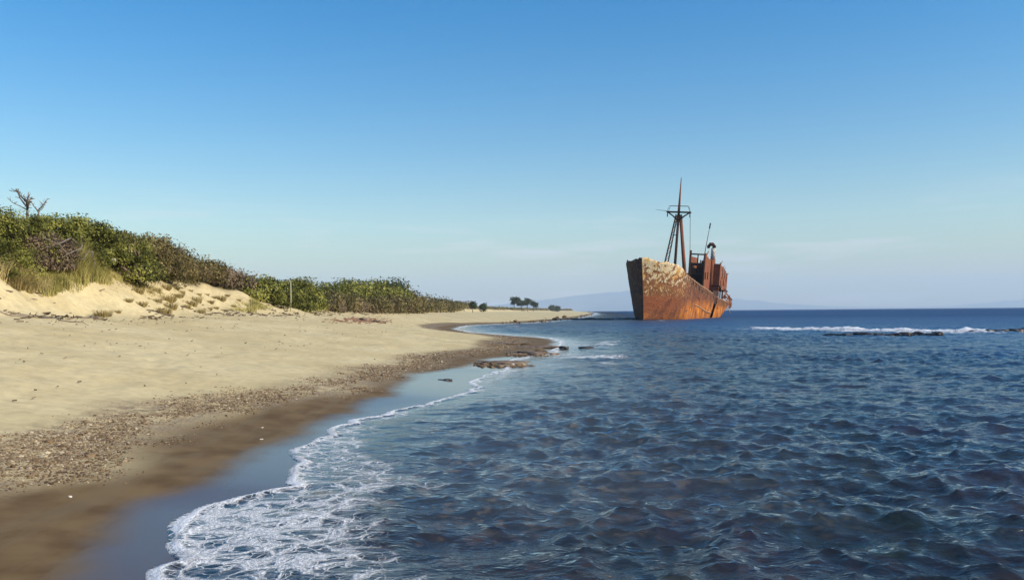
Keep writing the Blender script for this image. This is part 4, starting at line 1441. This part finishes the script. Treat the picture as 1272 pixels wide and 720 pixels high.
# ------------------------------------------------------------------ stones, rocks, driftwood, pole
st = NT('stone')
t = st.attr('tint')
c = st.mix(st.rng(t, 0, .55, 0, 1, False), (0.085, 0.052, 0.026), (0.25, 0.17, 0.09))
c = st.mix(st.rng(t, .55, 1.0, 0, 1, False), c, (0.54, 0.45, 0.31))
M_PEB = st.done(st.principled(c, .7, spec=.3).outputs[0])
rk = NT('wet_dark_rock')
co = rk.coord()
M_ROCK = rk.done(rk.principled(rk.mix(rk.rng(rk.noise(co, 3, 5), .35, .65), (0.020, 0.015, 0.013), (0.058, 0.043, 0.032)), .45, rk.bump(rk.noise(co, 6, 5), .8, .05)).outputs[0])
rb = NT('brown_rock')
co = rb.coord()
M_BROCK = rb.done(rb.principled(rb.mix(rb.rng(rb.noise(co, 4, 5), .35, .65), (0.09, 0.055, 0.032), (0.24, 0.165, 0.10)), .7, rb.bump(rb.noise(co, 8, 5), .8, .04)).outputs[0])
ws = NT('white_stone')
M_WST = ws.done(ws.principled(ws.mix(ws.noise(ws.coord(), 20, 3), (0.50, 0.44, 0.35), (0.66, 0.60, 0.50)), .7).outputs[0])


def ico(sub):
    bm = bmesh.new()
    bmesh.ops.create_icosphere(bm, subdivisions=sub, radius=1)
    v = np.array([x.co[:] for x in bm.verts]); f = np.array([[q.index for q in x.verts] for x in bm.faces])
    bm.free()
    return v, f


I1 = ico(1); I2 = ico(2); I3 = ico(3)


def scatter_stones(name, x, y, size, tint, rg, mat, flat=.55, base=I1, sink=.25):
    n = len(x)
    V, Fc = base
    z_, _, _ = ground(x, y)
    nv = len(V)
    jit = 1 + rg.normal(0, .16, (n, nv, 1))
    sx_ = rg.uniform(.7, 1.3, (n, 1, 1)); sy_ = rg.uniform(.6, 1.2, (n, 1, 1))
    P3 = V[None] * jit
    P3 = P3 * np.concatenate([sx_, sy_, np.full((n, 1, 1), flat) * rg.uniform(.6, 1.3, (n, 1, 1))], 2)
    a = rg.uniform(0, 2 * np.pi, n)[:, None]
    X = P3[:, :, 0] * np.cos(a) - P3[:, :, 1] * np.sin(a)
    Y = P3[:, :, 0] * np.sin(a) + P3[:, :, 1] * np.cos(a)
    s_ = size[:, None]
    out = np.stack([x[:, None] + X * s_, y[:, None] + Y * s_, z_[:, None] + (P3[:, :, 2] + flat * sink) * s_], 2).reshape(-1, 3)
    fc = (Fc[None] + (np.arange(n) * nv)[:, None, None]).reshape(-1, 3)
    return np_mesh(name, out, fc, mat, smooth=False, attrs=dict(tint=np.repeat(tint, nv)))


rg = np.random.default_rng(21)
n = 170000
yy = 3.2 * (70 / 3.2) ** rg.uniform(0, 1, n)
s0 = rg.normal(2.55, .62, n) + np.where(rg.uniform(0, 1, n) < .12, rg.normal(0, 1.2, n), 0)
xx = shore_x(yy) - s0
dens = fbm(xx / .45, yy / .7, 501, 4) + .6 * fbm(xx / 1.6, yy / 3.0, 502, 3) + .5 - .9 * np.abs(s0 - 2.5) / 1.2
k_ = (dens + rg.normal(0, .25, n) > .25) & (s0 > 1.35) & (s0 < 6)
k_ &= rg.uniform(0, 1, n) < np.interp(yy, [3, 12, 24, 40, 70], [1, 1, .8, .5, .15])
xx, yy, s0 = xx[k_], yy[k_], s0[k_]
size = rg.lognormal(math.log(.0066), .5, len(xx)) * np.interp(yy, [3, 10, 30, 70], [1, 1.15, 1.8, 2.6])
size = np.clip(size, .004, .05)
tn = np.clip(rg.beta(1.5, 2.2, len(xx)) + .35 * (s0 - 2.6) * .5, 0, 1)
tn = np.where(rg.uniform(0, 1, len(xx)) < .02, 1, tn)
tag(scatter_stones('pebbles', xx, yy, size, tn, rg, M_PEB), kind='stuff')
print('pebbles', len(xx))

# broken dark rock along the far waterline past the bay
n = 900
yy = 112 * (330 / 112) ** rg.uniform(0, 1, n)
xx = shore_x(yy) + rg.normal(.3, 1.3, n) + 2.5 * fbm(yy / 12, yy * 0, 530, 3)
k_ = fbm(xx / 2, yy / 8, 531, 3) + rg.normal(0, .2, n) > .12
xx, yy = xx[k_], yy[k_]
k_ = ground(xx, yy)[0] > -.3
tag(scatter_stones('shore_rubble', xx[k_], yy[k_], rg.lognormal(math.log(.11), .6, k_.sum()), np.clip(rg.beta(1.4, 2.6, k_.sum()), 0, 1), rg, M_PEB, .6, I1, .6), kind='stuff')

# scraps of wrack and twigs on the upper beach and dune foot
n = 2600
yy = 9 * (120 / 9) ** rg.uniform(0, 1, n)
sdv = rg.normal(-.2, 1.1, n)
far_ = rg.uniform(0, 1, n) < .22
xx = np.where(far_, dune_x(yy) + rg.uniform(.5, 8.5, n), dune_x(yy) - sdv)
cl = fbm(xx / .8, yy / 2.5, 511, 3)
k_ = (cl + rg.normal(0, .15, n) > .05) & (shore_x(yy) - xx > 3.2)
xx, yy = xx[k_], yy[k_]
n = len(xx)
z_, _, _ = ground(xx, yy)
L_ = rg.uniform(.05, .35, n) * np.interp(yy, [9, 120], [.8, 2.2])
L_ = np.where(dune_x(yy) + .8 < xx, rg.uniform(.015, .09, n) * np.interp(yy, [9, 60], [.8, 1.6]), L_)
a = rg.uniform(0, np.pi, n)
dv = np.stack([np.cos(a), np.sin(a), rg.normal(0, .15, n)], 1) * L_[:, None] * .5
pv_ = np.stack([-np.sin(a), np.cos(a), 0 * a], 1) * (L_ * .045 + .004)[:, None]
c0 = np.stack([xx, yy, z_ + .02], 1)
up_ = np.array([0, 0, 1.0]) * (L_ * .10 + .012)[:, None]
v = np.stack([c0 - dv - pv_, c0 - dv + pv_, c0 + dv + pv_, c0 + dv - pv_, c0 - dv * .9 + up_, c0 + dv * .9 + up_], 1).reshape(-1, 3)
i = np.arange(n)[:, None] * 6
f = np.concatenate([i + np.array([0, 4, 5, 3]), i + np.array([1, 2, 5, 4])], 0)
tag(np_mesh('beach_wrack', v, f, M_BROWN, smooth=False, attrs=dict(tint=np.repeat(rg.uniform(0, .8, n), 6))), kind='stuff')


def rock_mesh(seed, rx, ry, rz, amp=.42):
    V, Fc = I3
    o = np.stack([fbm(V[:, 0] * 1.5 + seed * 7.7 + V[:, 2], V[:, 1] * 1.5 - V[:, 2] * .7, 600 + seed, 5)], 1)
    v = V * (1 + amp * 2.2 * o)
    v[:, 2] = np.where(v[:, 2] > .6, .6 + (v[:, 2] - .6) * .45, np.maximum(v[:, 2], -.8))
    return v * np.array([rx, ry, rz]), Fc


def rock(name, label, u, d, rx, ry, rz, seed, mat=M_ROCK, z=None, group=None, cat='rock', rot=0.0, sink=.25):
    x = ground_xy(u, d)
    v, f = rock_mesh(seed, rx, ry, rz)
    o = np_mesh(name, v, f, mat, smooth=True)
    zz = gz(x, d) if z is None else z
    o.location = (x, d, zz + rz * (.5 - sink))
    o.rotation_euler = (0, 0, rot)
    return tag(o, label, cat, group)


# reef in front of the breaker: low flat dark rocks
rr = random.Random(9)
for i in range(12):
    f_ = (i + rr.uniform(0, 1)) / 12
    u = 1024 + f_ * 145
    rock('dark_lump', 'low dark flat reef rock just in front of the white breaking wave', u, 50.5 + rr.uniform(-.8, .8) - 1.6 * f_, rr.uniform(.25, .8), rr.uniform(.3, .6), rr.uniform(.10, .24), i, z=0.02, group='reef rocks in front of the breaking wave', rot=rr.uniform(-.4, .4))
for i in range(7):
    f_ = (i + rr.uniform(.2, .8)) / 7
    u = 1196 + f_ * 84
    rock('dark_lump', 'dark reef rock among foam at the right edge of the photo', u, 54 + rr.uniform(-.9, .9), rr.uniform(.3, .75), rr.uniform(.3, .6), rr.uniform(.10, .26), 20 + i, z=0.02, group='reef rocks at the right edge', rot=rr.uniform(-.6, .6))

# row of very low dark lumps between the beach and the ship
for i in range(11):
    f_ = (i + rr.uniform(.1, .9)) / 11
    rock('dark_lump', 'very low dark lump awash between the far beach and the ship', 694 + f_ * 96, 162 - 8 * f_ + rr.uniform(-2, 2), rr.uniform(.7, 1.5), rr.uniform(.6, 1.2), rr.uniform(.16, .30), 50 + i, z=0.02, group='dark lumps awash between beach and ship', rot=rr.uniform(-.3, .3))

# rubble on the two little spits and the sand bar between
n = 620
pick = rg.uniform(0, 1, n)
u_ = np.where(pick < .45, rg.uniform(588, 664, n), rg.uniform(630, 694, n))
d_ = np.where(pick < .45, rg.normal(24.6, .35, n), rg.normal(30.6, .7, n))
x_ = (u_ - 636) / 1000 * d_
size = rg.lognormal(math.log(.042), .5, n)
size = np.clip(size, .02, .16)
zz_, ss_, _ = ground(x_, d_)
k_ = zz_ > -.12
tag(scatter_stones('spit_rubble', x_[k_], d_[k_], size[k_], np.clip(rg.beta(1.4, 3.6, n)[k_], 0, 1), rg, M_PEB, .42, I1, .5), kind='stuff')
for (lab, u, d, rx, ry, rz, sd0) in (
        ('brown rock at the left end of the nearer rubble spit', 596, 24.8, .22, .16, .06, 31),
        ('flat brown rock in the middle of the nearer rubble spit', 628, 24.5, .30, .18, .055, 32),
        ('brown rock at the seaward tip of the nearer rubble spit', 655, 24.7, .26, .18, .06, 33),
        ('brown rock at the left end of the farther rubble spit', 640, 30.4, .30, .22, .06, 34),
        ('wide brown rock in the middle of the farther rubble spit', 662, 30.6, .45, .25, .07, 35),
        ('brown rock at the seaward end of the farther rubble spit', 684, 31.2, .36, .25, .07, 36)):
    rock('rock', lab, u, d, rx, ry, rz, sd0, M_BROCK, rot=sd0 * .7)
for (lab, u, d, rx, ry, rz, sd0) in (
        ('broad flat tan rock slab behind the nearer rubble spit', 618, 26.0, .75, .45, .05, 61),
        ('broad flat tan rock slab forming the middle of the farther rubble spit', 655, 31.6, .95, .6, .06, 62),
        ('thin flat brown rock slab lying on the sand bar past the farther spit', 668, 36.5, 1.0, .5, .05, 63),
        ('long flat brown rock slab on the sand left of the sand bar tip', 628, 38.5, 1.1, .5, .05, 64)):
    rock('flat_rock', lab, u, d, rx, ry, rz, sd0, M_BROCK, rot=.1 * (sd0 - 62), sink=.1)
rock('rock', 'dark wet rock standing in foam off the sand spit', 701, 35.5, .20, .15, .09, 41, z=0.02)
rock('rock', 'low dark wet rock farther out than the one in foam off the spit', 727, 36.0, .30, .2, .07, 42, z=0.0)
rock('rock', 'small dark stone in the shallow mirror pool near the foam', 553, 19.3, .16, .10, .05, 43, z=.01)
rock('driftwood_lump', 'left of the two dark lumps lying on the dry sand beyond the pole', 452, 62, .42, .3, .20, 44, M_BROCK, cat='debris')
rock('driftwood_lump', 'right of the two dark lumps lying on the dry sand beyond the pole', 469, 62.5, .5, .3, .17, 45, M_BROCK, cat='debris')
for lab, u, d in (('larger white stone lying on the wet sand right of the pebbles', 324, 10.4), ('white stone farther up the wet sand, beside the pebble band', 325, 11.3), ('pale stone on the wet sand edge nearest the camera', 88, 7.0)):
    rock('white_stone', lab, u, d, .020, .016, .010, int(u + d), M_WST, cat='stone')

# rust red dry seaweed washed up along the dune foot
sw = NT('dry_red_seaweed')
M_WEED = sw.done(sw.principled(sw.mix(sw.noise(sw.coord(), 6, 4), (0.16, 0.075, 0.04), (0.34, 0.19, 0.11)), .9).outputs[0])
n = 1500
yy = rg.normal(63, 7, n)
xx = -11.6 - (yy - 63) * .06 + rg.normal(0, .55, n)
k_ = fbm(xx / .6, yy / 2.0, 521, 3) + rg.normal(0, .2, n) > .05
tag(scatter_stones('red_seaweed', xx[k_], yy[k_], rg.uniform(.05, .16, k_.sum()), rg.uniform(0, 1, k_.sum()), rg, M_WEED, .35), kind='stuff')

# pale pole in front of the green bush
pm = NT('pale_weathered_wood')
M_POLE = pm.done(pm.principled(pm.mix(pm.noise(pm.mapping(pm.coord(), (8, 8, 1)), 4, 4), (0.34, 0.30, 0.18), (0.52, 0.48, 0.32)), .85).outputs[0])
px_, py_ = -15.9, pix(361, -15.9)
zb_ = gz(px_, py_)
mb = MB()
top = zpix(361, 349, py_) - zb_
mb.tube([(0, 0, -.4), (0.01, 0, top * .5), (0, 0, top)], [.045, .042, .036], 8)
o = mb.build('pole', M_POLE, smooth=True)
o.location = (px_, py_, zb_)
tag(o, 'thin pale upright pole in front of the rounded green bush', 'pole')

# scraps
for lab, cat, u, x, dz, sz, m_ in (('small white scrap of litter caught in the dark olive shrub', 'litter', 141, -17.0, .95, .10, M_WST),):
    y = pix(u, x)
    v, f = rock_mesh(77, sz, sz * .7, sz * .8, .4)
    o = np_mesh('litter_scrap', v, f, m_, smooth=False)
    o.location = (x, y, zpix(u, 323, y))
    tag(o, lab, cat)


def driftwood(label, u, x, L_, r, rot, seed, mat=M_PALEW):
    rr = random.Random(seed)
    y = pix(u, x)
    r *= .6
    mb = MB()
    pts = []
    for j in range(7):
        f = j / 6 - .5
        dx, dy = math.cos(rot) * f * L_, math.sin(rot) * f * L_
        ox, oy = rr.uniform(-.05, .05) * L_, rr.uniform(-.05, .05) * L_
        pts.append((dx + ox, dy + oy, gz(x + dx, y + dy) - gz(x, y) + r * .6 + rr.uniform(0, .04)))
    mb.tube(pts, [r * .7, r, r, r * .9, r * .8, r * .6, r * .3], 6)
    mb.tube([pts[3], (pts[3][0] + .15 * L_, pts[3][1] - .1 * L_, pts[3][2] + .12)], [r * .6, r * .2], 5)
    o = mb.build('driftwood', mat, smooth=True)
    o.location = (x, y, gz(x, y))
    tag(o, label, 'driftwood')


driftwood('grey driftwood branch lying on the lower sand slope at the left edge', 14, -14.6, 1.3, .05, .5, 1)
driftwood('twisted driftwood branch on the sand below the straw grass', 42, -14.2, 1.0, .045, .2, 2, M_DEAD)
driftwood('dark driftwood stick on the slope below the tall green grass', 112, -14.9, .9, .05, 1.0, 3, M_DEAD)
driftwood('long thin driftwood stick lying on the flat dry sand', 76, -13.4, 1.5, .035, .15, 4, M_DEAD)
